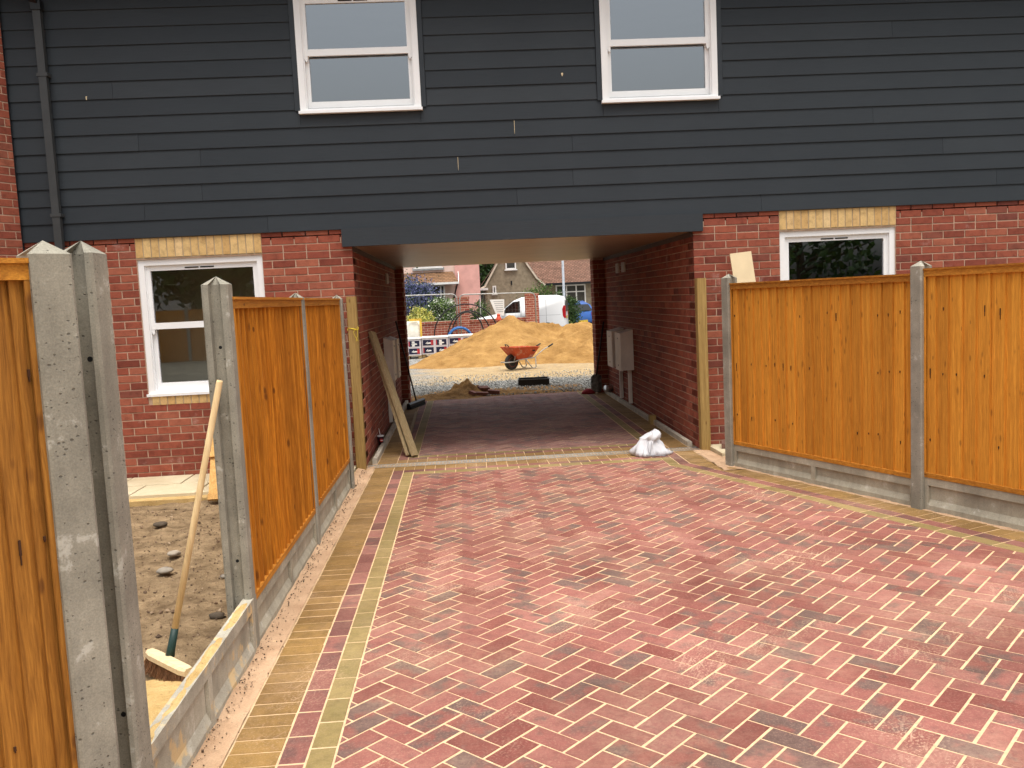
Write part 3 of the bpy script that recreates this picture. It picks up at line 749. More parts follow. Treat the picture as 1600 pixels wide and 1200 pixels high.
# drainage channel
DR = thing('drainage_channel', 'galvanised slotted drain running across the paving at the passage mouth', 'drain', (.7, .03, 0))
m = MB(); m.box(-1.03, 2.44, -.056, -.046, -.05, .003); m.box(-1.03, 2.44, .101, .111, -.05, .003); m.box(-1.03, 2.44, -.046, .101, -.06, -.05); m.build('channel', M_STEEL, DR)
m = MB(); m.box(-1.03, 2.44, -.046, .101, -.05, -.03); m.build('channel_dark', M_DARK, DR)
for k in range(7):
    g = MB(); x0 = -1.028+k*.495; x1 = min(x0+.49, 2.438); g.box(x0, x1, -.045, -.030, -.012, .002); g.box(x0, x1, .085, .100, -.012, .002); g.box(x0, x1, .022, .033, -.012, .0015)
    n = int((x1-x0)/.031)
    for q in range(n+1): xx = x0+q*(x1-x0-.012)/n; g.box(xx, xx+.012, -.030, .022, -.011, .001); g.box(xx, xx+.012, .033, .085, -.011, .001)
    g.build('grate', M_STEEL, DR)
# edging kerbs in the passage
for x0, x1, lab in ((-.995, -.947, 'concrete edging kerb along the left side of the passage'), (2.277, 2.325, 'concrete edging kerb along the right side of the passage')):
    Kb = thing('edging_kerb', lab, 'kerb', (x0, .15, 0), 0, 'passage kerbs')
    y = .16
    while y < 5.4:
        m = MB(); z = .055+R(-.003, .003); c = .006
        m.loft([[Vector((x0+i, y+.003, q)), Vector((x1-i, y+.003, q)), Vector((x1-i, min(y+.912, 5.5), q)), Vector((x0+i, min(y+.912, 5.5), q))] for i, q in ((0, -.05), (0, z-c), (c, z))]); m.build('kerb_stone', M_KERB, Kb); y += .915
# dark bedding between kerb and wall
m = MB(); m.box(XL+.002, -.996, .12, 5.5, -.1, .006); m.box(2.326, XR-.002, .12, 5.5, -.1, .006); struct(m.build('kerb_bedding', M_SOIL))
# sand strip beside the left edging and slivers on the right
struct(grid(-1.108, -.952, -7.6, .0, 10, 500, lambda x, y: .004+.010*fbm(x*9, y*5, 2)+.022*max(0, (-x-1.03)/.08)).build('sand_strip', M_SAND_STRIP, None, True))
mb = MB()
for k in range(90):
    for q in range(4):
        pass
def rs(x, y):
    o = fence_off((x, y)); return -.02+.028*max(0, 1-abs(o-.0)/.07)+.007*fbm(x*8, y*8)
struct(grid(2.2, 5.2, -6, -.9, 150, 260, rs, lambda x, y: -.05 < fence_off((x, y)) < .10).build('fence_sand', M_SAND_STRIP, None, True))
struct(grid(2.27, 2.62, -1.15, .0, 30, 80, lambda x, y: .004+.012*fbm(x*8, y*8, 1), lambda x, y: fence_off((x, y)) < .16 or x > 2.27).build('corner_sand', M_SAND_STRIP, None, True))
# crumbs of soil on the sand strip
mb = MB()
for _ in range(700):
    y = R(-7, -.2); x = -1.06+abs(random.gauss(0, .035)); r = R(.002, .006)*(1.6 if R(0, 1) < .07 else 1)
    c = Vector((x, y, .012+r*.3)); rot = Matrix.Rotation(R(0, 6), 3, Vector((R(-1, 1), R(-1, 1), R(-1, 1))).normalized())
    v = [c+rot @ Vector(q)*r for q in ((1, 0, 0), (-1, 0, 0), (0, 1, 0), (0, -.8, 0), (0, 0, .8), (0, 0, -.8))]
    mb.add(v, [(0, 2, 4), (2, 1, 4), (1, 3, 4), (3, 0, 4), (2, 0, 5), (1, 2, 5), (3, 1, 5), (0, 3, 5)])
for _ in range(4200):
    y = R(-6.4, -1.2); x = R(-3.6, -1.2); r = R(.003, .009)*(2.2 if R(0, 1) < .06 else 1)
    c = Vector((x, y, soil_z(x, y)+r*.3)); rot = Matrix.Rotation(R(0, 6), 3, Vector((R(-1, 1), R(-1, 1), R(-1, 1))).normalized())
    v = [c+rot @ Vector(q)*r for q in ((1, 0, 0), (-1, 0, 0), (0, 1, 0), (0, -.8, 0), (0, 0, .8), (0, 0, -.8))]
    mb.add(v, [(0, 2, 4), (2, 1, 4), (1, 3, 4), (3, 0, 4), (2, 0, 5), (1, 2, 5), (3, 1, 5), (0, 3, 5)])
t = NT('soil_crumbs'); M_CRUMB = t.pr(t.ramp(t.rnd(), [(0, (.07, .045, .03)), (.7, (.20, .13, .08)), (1, (.34, .25, .16))]), .95)
tag(stuff(mb.build('soil_crumbs', M_CRUMB)), 'dark crumbs of soil lying on the sand and garden', 'soil')
# ------------------------------------------------------------------ fence kit
def post(loc, rz, h, label, group='concrete fence posts', hw=.0575, hl=.0475, slot=.03):
    T = thing('concrete_post', label, 'post', loc, rz, group)
    s, d, c = .028, slot, .008; hx, hy = hl, hw
    P = [(hx-c,-hy),(hx,-hy+c),(hx,-s),(hx-d,-s+.004),(hx-d,s-.004),(hx,s),(hx,hy-c),(hx-c,hy),(-hx+c,hy),(-hx,hy-c),(-hx,s),(-hx+d,s-.004),(-hx+d,-s+.004),(-hx,-s),(-hx,-hy+c),(-hx+c,-hy)]
    m = MB(); n = len(P); zs = [-.3, .0, h*.33, h*.66, h]
    jit = [[Vector((x*(1+R(-.01, .01)), y*(1+R(-.01, .01)), z)) for x, y in P] for z in zs]
    m.loft(jit, 0, False)
    b = len(m.v)-n; m.v.append((0, 0, h+.038))
    for i in range(n): m.f.append((b+i, b+(i+1) % n, len(m.v)-1)); m.m.append(0)
    local_part(m, 'shaft', M_POST, T)
    for z in (h*.835, .45):
        for sx in (-1, 1):
            q = MB(); q.lathe([(.0, 0), (.008, 0), (.008, .002)], (sx*(hx-d+.0003), 0, z), 10, 0, Matrix.Rotation(math.pi/2, 4, 'Y')); local_part(q, 'bolt_hole', M_DARK, T)
    return T
def fence_panel(loc, rz, w, h, label, timber=M_FENCE, rail=M_FENCE_Y, bw=.1, flip=False, nailed=.25, th=.021):
    T = thing('fence_panel', label, 'fence panel', loc, rz, 'close board fence panels')
    n = round(w/bw); bw = w/n
    for k in range(n):
        x = k*bw; L = bw*1.15 if k < n-1 else bw; j = R(-.0015, .0015); b = R(-.004, .004)
        m = MB(); pr = [(x+j, -th), (x+L+j, -.0045), (x+L+j, -.0005), (x+j, -.0066)]
        if k == n-1: pr = [(x+j, -th), (x+L, -.0045), (x+L, -.0005), (x+j, -.005)]
        if flip: pr = [(w-a, y) for a, y in pr][::-1]
        m.loft([[Vector((a+R(-.0015, .0015), y+q, z)) for a, y in pr] for z, q in ((.03, 0), (h*.35, R(-.0015, .0015)), (h*.7, R(-.0015, .0015)), (h-.04, 0))])
        local_part(m, 'board', timber, T)
    m = MB(); m.box(0, w, -.032, .03, h-.055, h-.013); local_part(m, 'top_rail', rail, T)
    m = MB(); m.box(0, w, -.040, .036, h-.013, h); local_part(m, 'capping', rail, T)
    m = MB(); m.box(0, w, -.030, .03, 0, .032); local_part(m, 'bottom_rail', rail, T)
    for x in (0, w-.03): m = MB(); m.box(x, x+.03, -.031, -.0215, .033, h-.056); local_part(m, 'side_batten', timber, T)
    nl = MB()
    for k in range(n):
        for z in (.27, h*.5+.02, h-.28):
            if R(0, 1) > nailed: continue
            x = (k+.35+R(-.08, .08))*bw; x = w-x if flip else x; L = R(.006, .011) if R(0, 1) < .75 else R(.015, .04); zz = z+R(-.018, .018)
            nl.box(x-.0028, x+.0028, -.0215, -.012, zz-L, zz+.004); nl.box(x-.0012, x+.0012, -.0212, -.012, zz-L*1.7, zz-L-.0002)
    stuff(local_part(nl, 'nails', M_NAIL, T))
    for z in (.25, h*.5, h-.3): m = MB(); m.box(.0, w, .001, .035, z, z+.04); local_part(m, 'rear_rail', rail, T)
    return T
M_NAIL = simple('nail_stain', (.06, .022, .008), .8)
def gravel_board(loc, rz, w, h, label, mat=M_GBOARD):
    T = thing('gravel_board', label, 'gravel board', loc, rz, 'concrete gravel boards')
    m = MB(); b = .06; t = .025; y0, y1 = -t, t; rc = .017
    # front with two shallow recessed fields
    xs = [0, .05, w/2-.025, w/2+.025, w-.05, w]; z0, z1 = -.06, h
    zl, zh = .055, h-.055
    m.box(0, w, y0+rc, y1, z0, z1)
    m.box(0, w, y0, y0+rc-.0005, zh, z1-.0004); m.box(0, w, y0, y0+rc-.0005, z0, zl-.02)
    for a, c in ((xs[0], xs[1]), (xs[2], xs[3]), (xs[4], xs[5])): m.box(a+.0003, c-.0003, y0+.0004, y0+rc-.0008, zl-.0195, zh-.0003)
    for a, c in ((xs[1], xs[2]), (xs[3], xs[4])):        # chamfer at the foot of each field
        m.loft([[Vector((x, y0, zl-.02)), Vector((x, y0+rc, zl-.02)), Vector((x, y0+rc, zl+.022))] for x in (a, c)])
    local_part(m, 'slab', mat, T); return T

# left run (faces the driveway, +x)
LX = -1.095
post((-1.125, -4.64, 0), math.pi/2, 1.755, 'tall concrete post the broom handle leans against', hw=.0605)
post((-1.106, -2.80, 0), math.pi/2, 1.695, 'concrete post between the two left fence panels', hw=.05)
post((-1.085, -1.00, 0), math.pi/2, 1.690, 'last concrete post of the left fence, nearest the brick corner', hw=.047)
fence_panel((LX, -4.612, .235), math.pi/2, 1.785, 1.462, 'orange timber fence panel right of the post the broom leans on', M_FENCE_LEFT, bw=.099, th=.030, nailed=.12)
fence_panel((LX+.006, -2.775, .255), math.pi/2, 1.745, 1.44, 'farther orange timber fence panel on the left, beside the house corner', M_FENCE_LEFT, bw=.097, th=.030, nailed=.12)
gravel_board((LX, -4.61, 0), math.pi/2, 1.78, .233, 'concrete gravel board under the nearer left fence panel')
gravel_board((LX+.006, -2.773, 0), math.pi/2, 1.74, .253, 'concrete gravel board under the farther left fence panel')
gravel_board((LX+.010, -6.17, 0), math.pi/2, 1.50, .268, 'sand covered concrete gravel board in the gap without a fence panel', M_GBOARD_SANDY)
# sand lying on top of the open gravel board
m = grid(LX-.014, LX+.034, -6.13, -4.72, 8, 170, lambda x, y: .2665+.014*max(0, fbm(x*20, y*5, 4)+.40)*(1-abs(x-LX-.010)/.027)-.0015)
tag(stuff(m.build('spilt_sand', M_SAND_YELLOW, None, True)), 'yellow sand spilt along the top of the open gravel board', 'sand')
# near posts: one in line, one turned where the fence swings away
post((-1.070, -6.212, 0), math.pi/2, 1.812, 'concrete post right of its twin, at the open bay', hw=.050, hl=.056, slot=.044)
post((-1.083, -6.416, 0), math.radians(45), 1.800, 'turned concrete post at the end of the nearest fence panel', hw=.052, hl=.0525)
d45 = Vector((math.cos(math.radians(45)), math.sin(math.radians(45))))
e_ = Vector((-1.083, -6.416))-d45*.036
fence_panel((e_.x-1.80*d45.x, e_.y-1.80*d45.y, .27), math.radians(45), 1.80, 1.52, 'nearest orange timber fence panel at the left edge of the picture', M_FENCE_NEAR, bw=.062, nailed=.3)
gravel_board((e_.x-1.80*d45.x, e_.y-1.80*d45.y, 0), math.radians(45), 1.80, .266, 'gravel board under the nearest left fence panel')
# right run
RZ = math.atan2(fd.y, fd.x)
P1, P2 = Vector((2.418, -.935)), Vector((3.205, -2.798))
fd2 = (P2-P1).normalized(); RZ = math.atan2(fd2.y, fd2.x)
post((*P1, 0), RZ, 1.715, 'first concrete post of the right fence, beside the house corner')
post((*P2, 0), RZ, 1.715, 'concrete post between the two right fence panels')
Lr = (P2-P1).length
q = P1+fd2*.028
fence_panel((*q, .205), RZ, Lr-.056, 1.462, 'orange timber fence panel on the right below the ground floor window', M_FENCE, flip=True, nailed=.5)
gravel_board((*q, 0), RZ, Lr-.056, .203, 'gravel board under the right fence panel nearest the house')
q = P2+fd2*.028
fence_panel((*q, .235), RZ, 1.83, 1.462, 'orange timber fence panel running out of the right edge', M_FENCE, flip=True, nailed=.5)
gravel_board((*q, 0), RZ, 1.83, .233, 'gravel board under the rightmost fence panel')

# ------------------------------------------------------------------ timber posts at the house corners
def timber_post(x, y, h, lab, w=.095):
    T = thing('timber_post', lab, 'post', (x, y, 0), 0, 'timber posts at the passage corners')
    m = MB(); n = 8; c = .005; a = w/2
    P = [(-a+c,-a),(a-c,-a),(a,-a+c),(a,a-c),(a-c,a),(-a+c,a),(-a,a-c),(-a,-a+c)]
    m.loft([[Vector((px+.004*math.sin(z*1.7+x), py, z)) for px, py in P] for z in (-.02, .4, .8, 1.2, h)]); local_part(m, 'shaft', M_POSTWOOD, T)
    return T
tp = timber_post(-1.075, -.075, 1.715, 'treated timber post tied with yellow string at the left brick corner')
timber_post(2.398, -.062, 1.735, 'treated timber post standing at the right brick corner')
st = MB(); pts = []
for k in range(40):
    a = k*.62; r = .0525; sq = max(abs(math.cos(a)), abs(math.sin(a))); pts.append((r*math.cos(a)/sq, r*math.sin(a)/sq, 1.40+.012*math.sin(k*1.9)))
st.tube(pts, .0022, 5)
for s_ in (-1, 1): st.tube([(.04, -.055, 1.40), (.03+s_*.02, -.062, 1.37), (.035+s_*.012, -.06, 1.33), (.04-s_*.01, -.06, 1.28)], .0022, 5)
st.tube([(.035, -.056, 1.40), (.055, -.07, 1.425), (.06, -.07, 1.395), (.035, -.056, 1.40)], .0022, 5)
local_part(st, 'string', simple('yellow_string', (.72, .55, .05), .7), tp)

# ------------------------------------------------------------------ broom against the concrete post
B = thing('broom', 'yard broom with pale wooden handle leaning on the concrete post', 'broom', (-1.39, -4.90, 0))
top, bot = Vector((-1.122, -4.722, 1.318)), Vector((-1.392, -4.872, .125))
m = MB(); dv = (bot-top); m.tube([top, top+dv*.008, top+dv*.5, bot-dv*.0], [.0135, .0150, .0150, .0150], 12); m.build('handle', M_PINE, B, True)
m = MB(); m.tube([bot-dv*.075, bot-dv*.0, bot+dv*.028], [.0165, .0185, .0215], 12); m.build('socket', simple('dark_green_plastic', (.012, .035, .03), .5), B, True)
ha, hb = Vector((-1.515, -4.800, .085)), Vector((-1.265, -5.040, .078)); hd = (hb-ha).normalized(); hn = Vector((-hd.y, hd.x, 0))
m = MB(); rings = []
for k in range(9):
    s_ = k/8; wd = .030*(1 if 0 < k < 8 else .72); p = ha.lerp(hb, s_); rings.append([p-hn*wd+Vector((0, 0, -.014)), p+hn*wd+Vector((0, 0, -.014)), p+hn*wd*1.0+Vector((0, 0, .008)), p+hn*wd*.6+Vector((0, 0, .018)), p-hn*wd*.6+Vector((0, 0, .018)), p-hn*wd+Vector((0, 0, .008))])
m.loft(rings); m.build('head', M_PINE_X, B)
m = MB()
for k in range(1500):
    s_ = R(.02, .98); a = R(-1, 1); p = ha.lerp(hb, s_)+hn*a*.025-Vector((0, 0, .012)); q = ha.lerp(hb, s_+(s_-.5)*.13)+hn*(a*.05+R(-.006, .006))+hd*R(-.012, .006); q.z = R(.0, .010)
    m.tube([p, p.lerp(q, .6)+Vector((0, 0, -.004)), q], [.0013, .0011, .0006], 3)
o = m.build('bristles', simple('bristle', (.25, .125, .06), .8, .25, 40), B); stuff(o)
# sharp sand beside the open gravel board
tag(stuff(grid(-1.95, -1.125, -6.7, -4.9, 60, 120, lambda x, y: -.03+.135*math.exp(-((x+1.28)/.33)**2-((y+5.50)/.55)**2)+.02*fbm(x*6, y*6, 9)*math.exp(-((x+1.3)/.4)**2-((y+5.5)/.6)**2)).build('sand_heap', M_SAND_YELLOW, None, True)), 'small heap of yellow sand beneath the broom head', 'sand')
m = MB()
for k in range(6): m.tube([(-1.31+R(-.03, .03), -3.75+R(-.04, .04), .004+R(0, .02)) for _ in range(5)], .002, 4)
tag(m.build('string_scrap', bpy.data.materials['yellow_string']), 'tangle of yellow string on the soil by the concrete post', 'string')

# ------------------------------------------------------------------ pale timber panel leaning behind the left fence
PT = thing('leaning_fence_panel', 'pale timber panel with cross rails leaning on the wall behind the left fence', 'panel', (-2.28, -1.16, .0))
PT.rotation_euler = (math.radians(-38), 0, math.radians(6))
for k in range(11):
    m = MB(); m.box(k*.105, k*.105+.1025, -.006+R(-.001, .001), .01, .02, 1.38); local_part(m, 'board', M_PANELWOOD, PT)
for z in (.0, .42, .9, 1.34): m = MB(); m.box(-.002, 1.157, -.032, -.0065, z, z+.055); local_part(m, 'rail', M_PANELWOOD, PT)

# ------------------------------------------------------------------ things by the right corner
m = MB(); m.box(0, .215, -.009, .009, 0, 1.945)
o = tag(m.build('mdf_offcut', M_MDF), 'pale board offcut leaning on the brick wall behind the right fence', 'board'); o.location = (2.833, -.42, .045); o.rotation_euler = (math.radians(-9), math.radians(-4.5), 0)
m = MB(); m.loft([[Vector((2.44+i, -.52+i, z)), Vector((2.90, -.52+i, z)), Vector((2.90, -.02, z)), Vector((2.44+i, -.02, z))] for i, z in ((0, 0), (0, .036), (.005, .04))])
tag(m.build('pale_slab', M_SLAB), 'pale paving slab between the right timber post and concrete post', 'slab')
m = MB(); paver_geo(m, [(2.50, -.30), (2.60, -.33), (2.655, -.14), (2.555, -.11)], .095); 
for i, v in enumerate(m.v): m.v[i] = (v[0], v[1], max(v[2], .042))
tag(m.build('loose_paver', M_RED_EDGE), 'single red paver lying on the pale slab behind the concrete post', 'paver')

# ------------------------------------------------------------------ white cloth bag
m = MB(); prof = [(.0, .165), (.02, .182), (.05, .165), (.09, .128), (.125, .108), (.150, .088), (.160, .083), (.172, .094), (.195, .098), (.218, .082), (.236, .055), (.246, .018)]
rings = []; n = 64
for k, (z, r) in enumerate(prof):
    ring = []
    for q in range(n):
        a = 2*math.pi*q/n; cx, cy = math.cos(a), math.sin(a)
        fold = abs(noise.noise((cx*2.6, cy*2.6, z*7+4)))*.62+.16*abs(noise.noise((cx*6, cy*6, z*14)))
        rr = r*(1.20-fold)
        if z < .05: rr *= .92+.42*max(0, math.cos(a+.15))**5+.10*max(0, math.cos(a-2.9))**4
        rr *= 1+.13*math.sin(a*2+z*18)+.07*math.sin(a*5-z*30)
        sh = -.02+.05*(z > .14)*(z-.14)/.1-.03*math.sin(z*16)
        rr *= .92
        ring.append(Vector((1.815+rr*cx*1.0+(-.03 if z > .15 else 0)*0+sh*.5, -.20+rr*cy*.8, max(.002, z+(.012*noise.noise((cx*3, cy*3, z*15)) if 0 < k else .002)+(.02*cx if z > .19 else 0)))))
    rings.append(ring)
m.loft(rings)
bag = m.build('cloth_bag', simple('white_cloth', (.58, .58, .60), .85, .02, 6), None, True)
tag(bag, 'crumpled white cloth bag standing on the drain at the passage mouth', 'bag')
m = MB(); m.tube([(1.77, -.29, .145), (1.757, -.315, .11), (1.762, -.335, .06), (1.775, -.34, .02)], .003, 5); m.tube([(1.80, -.30, .15), (1.79, -.325, .10), (1.775, -.34, .03)], .003, 5)
m.tube([(1.73, -.36, .03), (1.80, -.375, .028), (1.88, -.365, .022), (1.92, -.35, .01)], .006, 5)
m.build('drawstring', simple('grey_cord', (.25, .25, .28), .8), bag)

# ------------------------------------------------------------------ inside the passage
PL = thing('leaning_planks', 'pair of pale planks leaning on the left passage wall', 'planks', (-.61, .47, 0))
for (a, b, w_, t_) in (((-.575, .46, .012), (-1.0, .98, 1.325), .10, .035), ((-.635, .50, .012), (-1.004, 1.05, 1.27), .10, .035)):
    m = MB(); m.bar(a, b, t_, w_, 0, (.3, .9, .1)); m.build('plank', M_PLANK, PL)
m = MB(); m.bar((-.655, .45, .005), (-.652, .452, .03), .03, .05); 
m = MB(); m.bar((-.70, .72, .020), (-.745, 4.1, .020), .032, .028); tag(m.build('batten', M_PLANK), 'long thin batten lying on the paving along the left border', 'batten')
C_ = thing('drink_cup', 'dark takeaway cup with white lid and straw on the left passage kerb', 'cup', (-1.002, 1.22, .03))
m = MB(); m.lathe([(.026, 0), (.037, .098), (.037, .10)], (0, 0, 0), 18); local_part(m, 'cup', simple('dark_cup', (.045, .012, .02), .45), C_, True)
m = MB(); m.lathe([(.0405, .098), (.0405, .105), (.036, .109), (.0, .109)], (0, 0, 0), 18); local_part(m, 'lid', M_WHITE, C_)
m = MB(); m.tube([(0, 0, .105), (-.015, -.005, .19)], .003, 6); local_part(m, 'straw', M_WHITE, C_)
m = MB(); m.lathe([(0, 0), (.020, 0), (.020, .002)], (.012, -.0325, .055), 14, 0, Matrix.Rotation(math.pi/2+.1, 4, 'X')); local_part(m, 'badge', simple('badge_red', (.55, .05, .04), .5), C_)
m = MB(); m.box(.001, .030, -.0362, -.0352, .05, .058); local_part(m, 'badge_band', M_WHITE, C_)
m = MB(); m.box(2.235, 2.31, 1.80, 1.90, .0, .11); tag(m.build('timber_offcut', M_POSTWOOD), 'short square timber offcut against the right passage kerb', 'offcut')
T = thing('tin_can', 'shiny silver tin lying on the right kerb by the far pier', 'tin', (2.30, 5.15, .11))
T.rotation_euler = (0, 0, .6)
m = MB(); Mx = Matrix.Rotation(math.pi/2, 4, 'Y'); m.lathe([(.0, -.085), (.055, -.085), (.058, -.08), (.055, -.075), (.055, 0), (.057, .003), (.055, .006), (.055, .075), (.058, .08), (.055, .085), (.048, .085), (.048, .03), (0, .03)], (0, 0, 0), 20, 0, Mx); local_part(m, 'can', M_STEEL, T, True)
m = MB(); m.lathe([(0, .079), (.046, .079), (.046, .08)], (0, 0, 0), 20, 0, Mx); local_part(m, 'mouth', M_DARK, T)
# red rag
m = MB(); rings = []
for k, (z, r) in enumerate([(.004, .09), (.03, .085), (.06, .06), (.085, .02)]):
    rings.append([Vector((2.01+r*math.cos(a)*(1.3+.4*noise.noise((math.cos(a)*2, k, 2))), 5.52+r*math.sin(a)*(1+.5*noise.noise((math.sin(a)*2, k, 7))), z)) for a in [2*math.pi*q/18 for q in range(18)]])
m.loft(rings); tag(m.build('red_rag', simple('red_cloth', (.32, .03, .035), .8), None, True), 'crumpled red rag on the paving at the far right', 'rag')
# black broom at the left pier
B2 = thing('black_broom', 'black broom leaning at the far left pier of the passage', 'broom', (-.80, 5.0, 0))
m = MB(); m.tube([(-1.015, 4.75, 1.36), (-.785, 4.98, .08)], .0125, 8); m.build('handle', simple('dark_handle', (.03, .022, .018), .6), B2, True)
m = MB(); m.bar((-.89, 4.62, .060), (-.69, 5.30, .060), .06, .075, 0, (0, 0, 1), .02); m.build('head', M_BLACK, B2)
m = MB(); m.bar((-.885, 4.64, .018), (-.695, 5.28, .018), .075, .04); m.build('bristles', simple('black_bristle', (.02, .018, .015), .9), B2)
# spade at the right pier
SP = thing('spade', 'spade with long dark handle leaning at the far right pier', 'spade', (2.12, 5.98, 0))
m = MB(); m.tube([(2.30, 5.50, 1.17), (2.14, 5.46, .30)], .014, 8); m.build('handle', bpy.data.materials['dark_handle'], SP, True)
m = MB(); m.loft([[Vector((2.14-.0+dx*a, 5.46+dy, z)) for a, dy in ((-1, .02), (-.3, 0), (.3, 0), (1, .02), (1, .024), (-1, .024))] for z, dx in ((.32, .035), (.28, .085), (.10, .09), (.02, .07))]); m.build('blade', simple('worn_steel', (.20, .19, .17), .5, .3, 20, .4, .6), SP)

# ------------------------------------------------------------------ soil heap with broken pavers
def heap_z(x, y):
    h = .21*math.exp(-((x+.02)/.28)**2-((y-6.45)/.42)**2)+.07*math.exp(-((x+.55)/.35)**2-((y-6.1)/.28)**2)+.05*math.exp(-((x-.6)/.5)**2-((y-6.35)/.25)**2)+.03*math.exp(-((x-1.3)/.6)**2-((y-6.2)/.2)**2)
    return h*(1+.45*fbm(x*6, y*6, 2))+.015*fbm(x*12, y*12, 6)*(h > .02)-.012
tag(stuff(grid(-1.15, 2.1, 5.65, 7.3, 110, 60, heap_z).build('soil_heap', M_HEAP, None, True)), 'low heap of brown sandy soil at the far end of the paving', 'soil heap')
for i, (x, y, z, a, tx, lab) in enumerate(((.30, 6.30, .10, .5, .35, 'uppermost red paver tipped on the soil heap'), (.47, 6.12, .05, -.15, .1, 'rightmost red paver lying in the soil heap'), (.27, 6.02, .035, .1, .05, 'red paver at the front of the soil heap'), (.12, 6.05, .05, 1.2, .4, 'red paver half buried left in the soil heap'))):
    m = MB(); m.box(-.1, .1, -.05, .05, -.03, .03); o = tag(m.build('loose_paver', M_RED_EDGE), lab, 'paver', 'pavers in the soil heap'); o.location = (x, y, z); o.rotation_euler = (tx, .1, a)
# black tray
TR = thing('black_tray', 'shallow black plastic tray on the gravel beyond the passage', 'tray', (1.26, 7.45, 0))
TR.rotation_euler = (0, 0, -.05)
m = MB(); w_, d_, hh = .285, .20, .115
m.box(-w_, w_, -d_, -d_+.02, 0, hh); m.box(-w_, w_, d_-.02, d_, 0, hh); m.box(-w_, -w_+.02, -d_+.02, d_-.02, 0, hh); m.box(w_-.02, w_, -d_+.02, d_-.02, 0, hh); m.box(-w_+.02, w_-.02, -d_+.02, d_-.02, 0, .02)
local_part(m, 'shell', M_BLACK, TR)
m = MB(); m.box(-w_-.008, w_+.008, -d_-.008, -d_+.012, hh+.0005, hh+.012); m.box(-w_-.008, w_+.008, d_-.012, d_+.008, hh+.0005, hh+.012); m.box(-w_-.008, -w_+.012, -d_+.012, d_-.012, hh+.0005, hh+.012); m.box(w_-.012, w_+.008, -d_+.012, d_-.012, hh+.0005, hh+.012); local_part(m, 'rim', simple('grey_rim', (.10, .10, .10), .5), TR)
# ------------------------------------------------------------------ yard: sand pile, barrow, packs, coils
def cone(x, y, cx, cy, h, s, ax=1., ay=1.): return h-s*math.hypot((x-cx)*ax, (y-cy)*ay)
def smax(a, b, k=.12):
    d = max(k-abs(a-b), 0)/k; return max(a, b)+d*d*k*.25
def pile_z(x, y):
    x_, y_ = x+.10*fbm(x*1.3, y*1.3, 1), y+.10*fbm(x*1.3, y*1.3, 7)
    h = cone(x_, y_, 1.30, 15.1, 1.13, .50, .93, .92)
    tt = min(1, max(0, (x_-1.3)/1.5)); h = smax(h, 1.12-.37*tt**.7-.55*abs(y_-15.1-.35*tt)-.5*max(0, x_-2.9)-.46*max(0, 1.3-x_))
    h = smax(h, cone(x_, y_, 3.25, 15.1, .90, .58, .8)); h = smax(h, cone(x_, y_, 4.3, 15.4, .75, .5))
    h = smax(h, cone(x_, y_, 2.55, 13.7, .50, .42, .7)); h = smax(h, cone(x_, y_, .15, 13.7, .34, .30, .7)); h = smax(h, cone(x_, y_, 3.5, 13.4, .5, .4, .8))
    h -= .20*math.exp(-((x-2.05)/.50)**2-((y-14.45)/.42)**2)+.10*math.exp(-((x-.7)/.25)**2-((y-13.9)/.4)**2)
    rough = .5+.5*min(1, max(0, (x-1.6)/.8))
    h += (.10*fbm(x*2.0, y*2.0, 3)-.13*abs(fbm(x*1.6, y*2.2, 9, 3))+.06+.05*fbm(x*6, y*6, 5, 3))*rough*min(1, max(0, h*4+.2))
    return max(-.03, min(h, 1.2))
tag(stuff(grid(-2.2, 6.5, 11.4, 18.6, 190, 160, pile_z).build('sand_pile', M_SAND, None, True)), 'big pile of orange building sand in the yard beyond the passage', 'sand pile')

WB = thing('wheelbarrow', 'orange red wheelbarrow standing in front of the sand pile', 'wheelbarrow', (1.06, 11.06, 0), math.radians(33)); WB.scale = (.93, .93, .93)
t = NT('barrow_orange'); p_ = t.pos(); M_ORANGE = t.pr(t.mix(t.math('MULTIPLY', t.step(t.noise(p_, 11, 5, .7), .52, .66), .6), t.ramp(t.noise(p_, 5, 4), [(.3, (.36, .05, .018)), (.7, (.52, .085, .025))]), (.42, .33, .24)), .6)
def rect(x0, x1, w0, w1, z0, z1): return [Vector((x0, -w0, z0)), Vector((x1, -w1, z1)), Vector((x1, w1, z1)), Vector((x0, w0, z0))]
m = MB(); outer = [rect(.10, .50, .13, .15, .25, .25), rect(-.03, .60, .21, .22, .42, .41), rect(-.13, .68, .26, .27, .56, .53)]
inner = [rect(-.115, .665, .245, .255, .558, .528), rect(-.02, .59, .195, .205, .42, .41), rect(.11, .49, .12, .14, .265, .265)]
m.loft(outer+inner); local_part(m, 'tray', M_ORANGE, WB, False)
m = MB(); m.tube(outer[2]+[outer[2][0]], .012, 6); local_part(m, 'rim', M_ORANGE, WB)
m = MB(); m.box(.46, .54, -.262, -.255, .43, .46); local_part(m, 'maker_mark', M_DARK, WB)
Mw = Matrix.Rotation(math.pi/2, 4, 'X')
m = MB(); m.lathe([(.115, -.045), (.165, -.05), (.187, -.03), (.192, 0), (.187, .03), (.165, .05), (.115, .045)], (0, 0, .192), 24, 0, Mw); wh = local_part(m, 'wheel', simple('tyre', (.03, .028, .026), .85), WB, True)
m = MB(); m.lathe([(0, -.035), (.05, -.03), (.115, -.047), (.118, 0), (.115, .047), (.05, .03), (0, .035)], (0, 0, .192), 20, 0, Mw); r0 = link('rim', m.mesh('rim', simple('wheel_red', (.30, .05, .035), .5), True), wh, True)
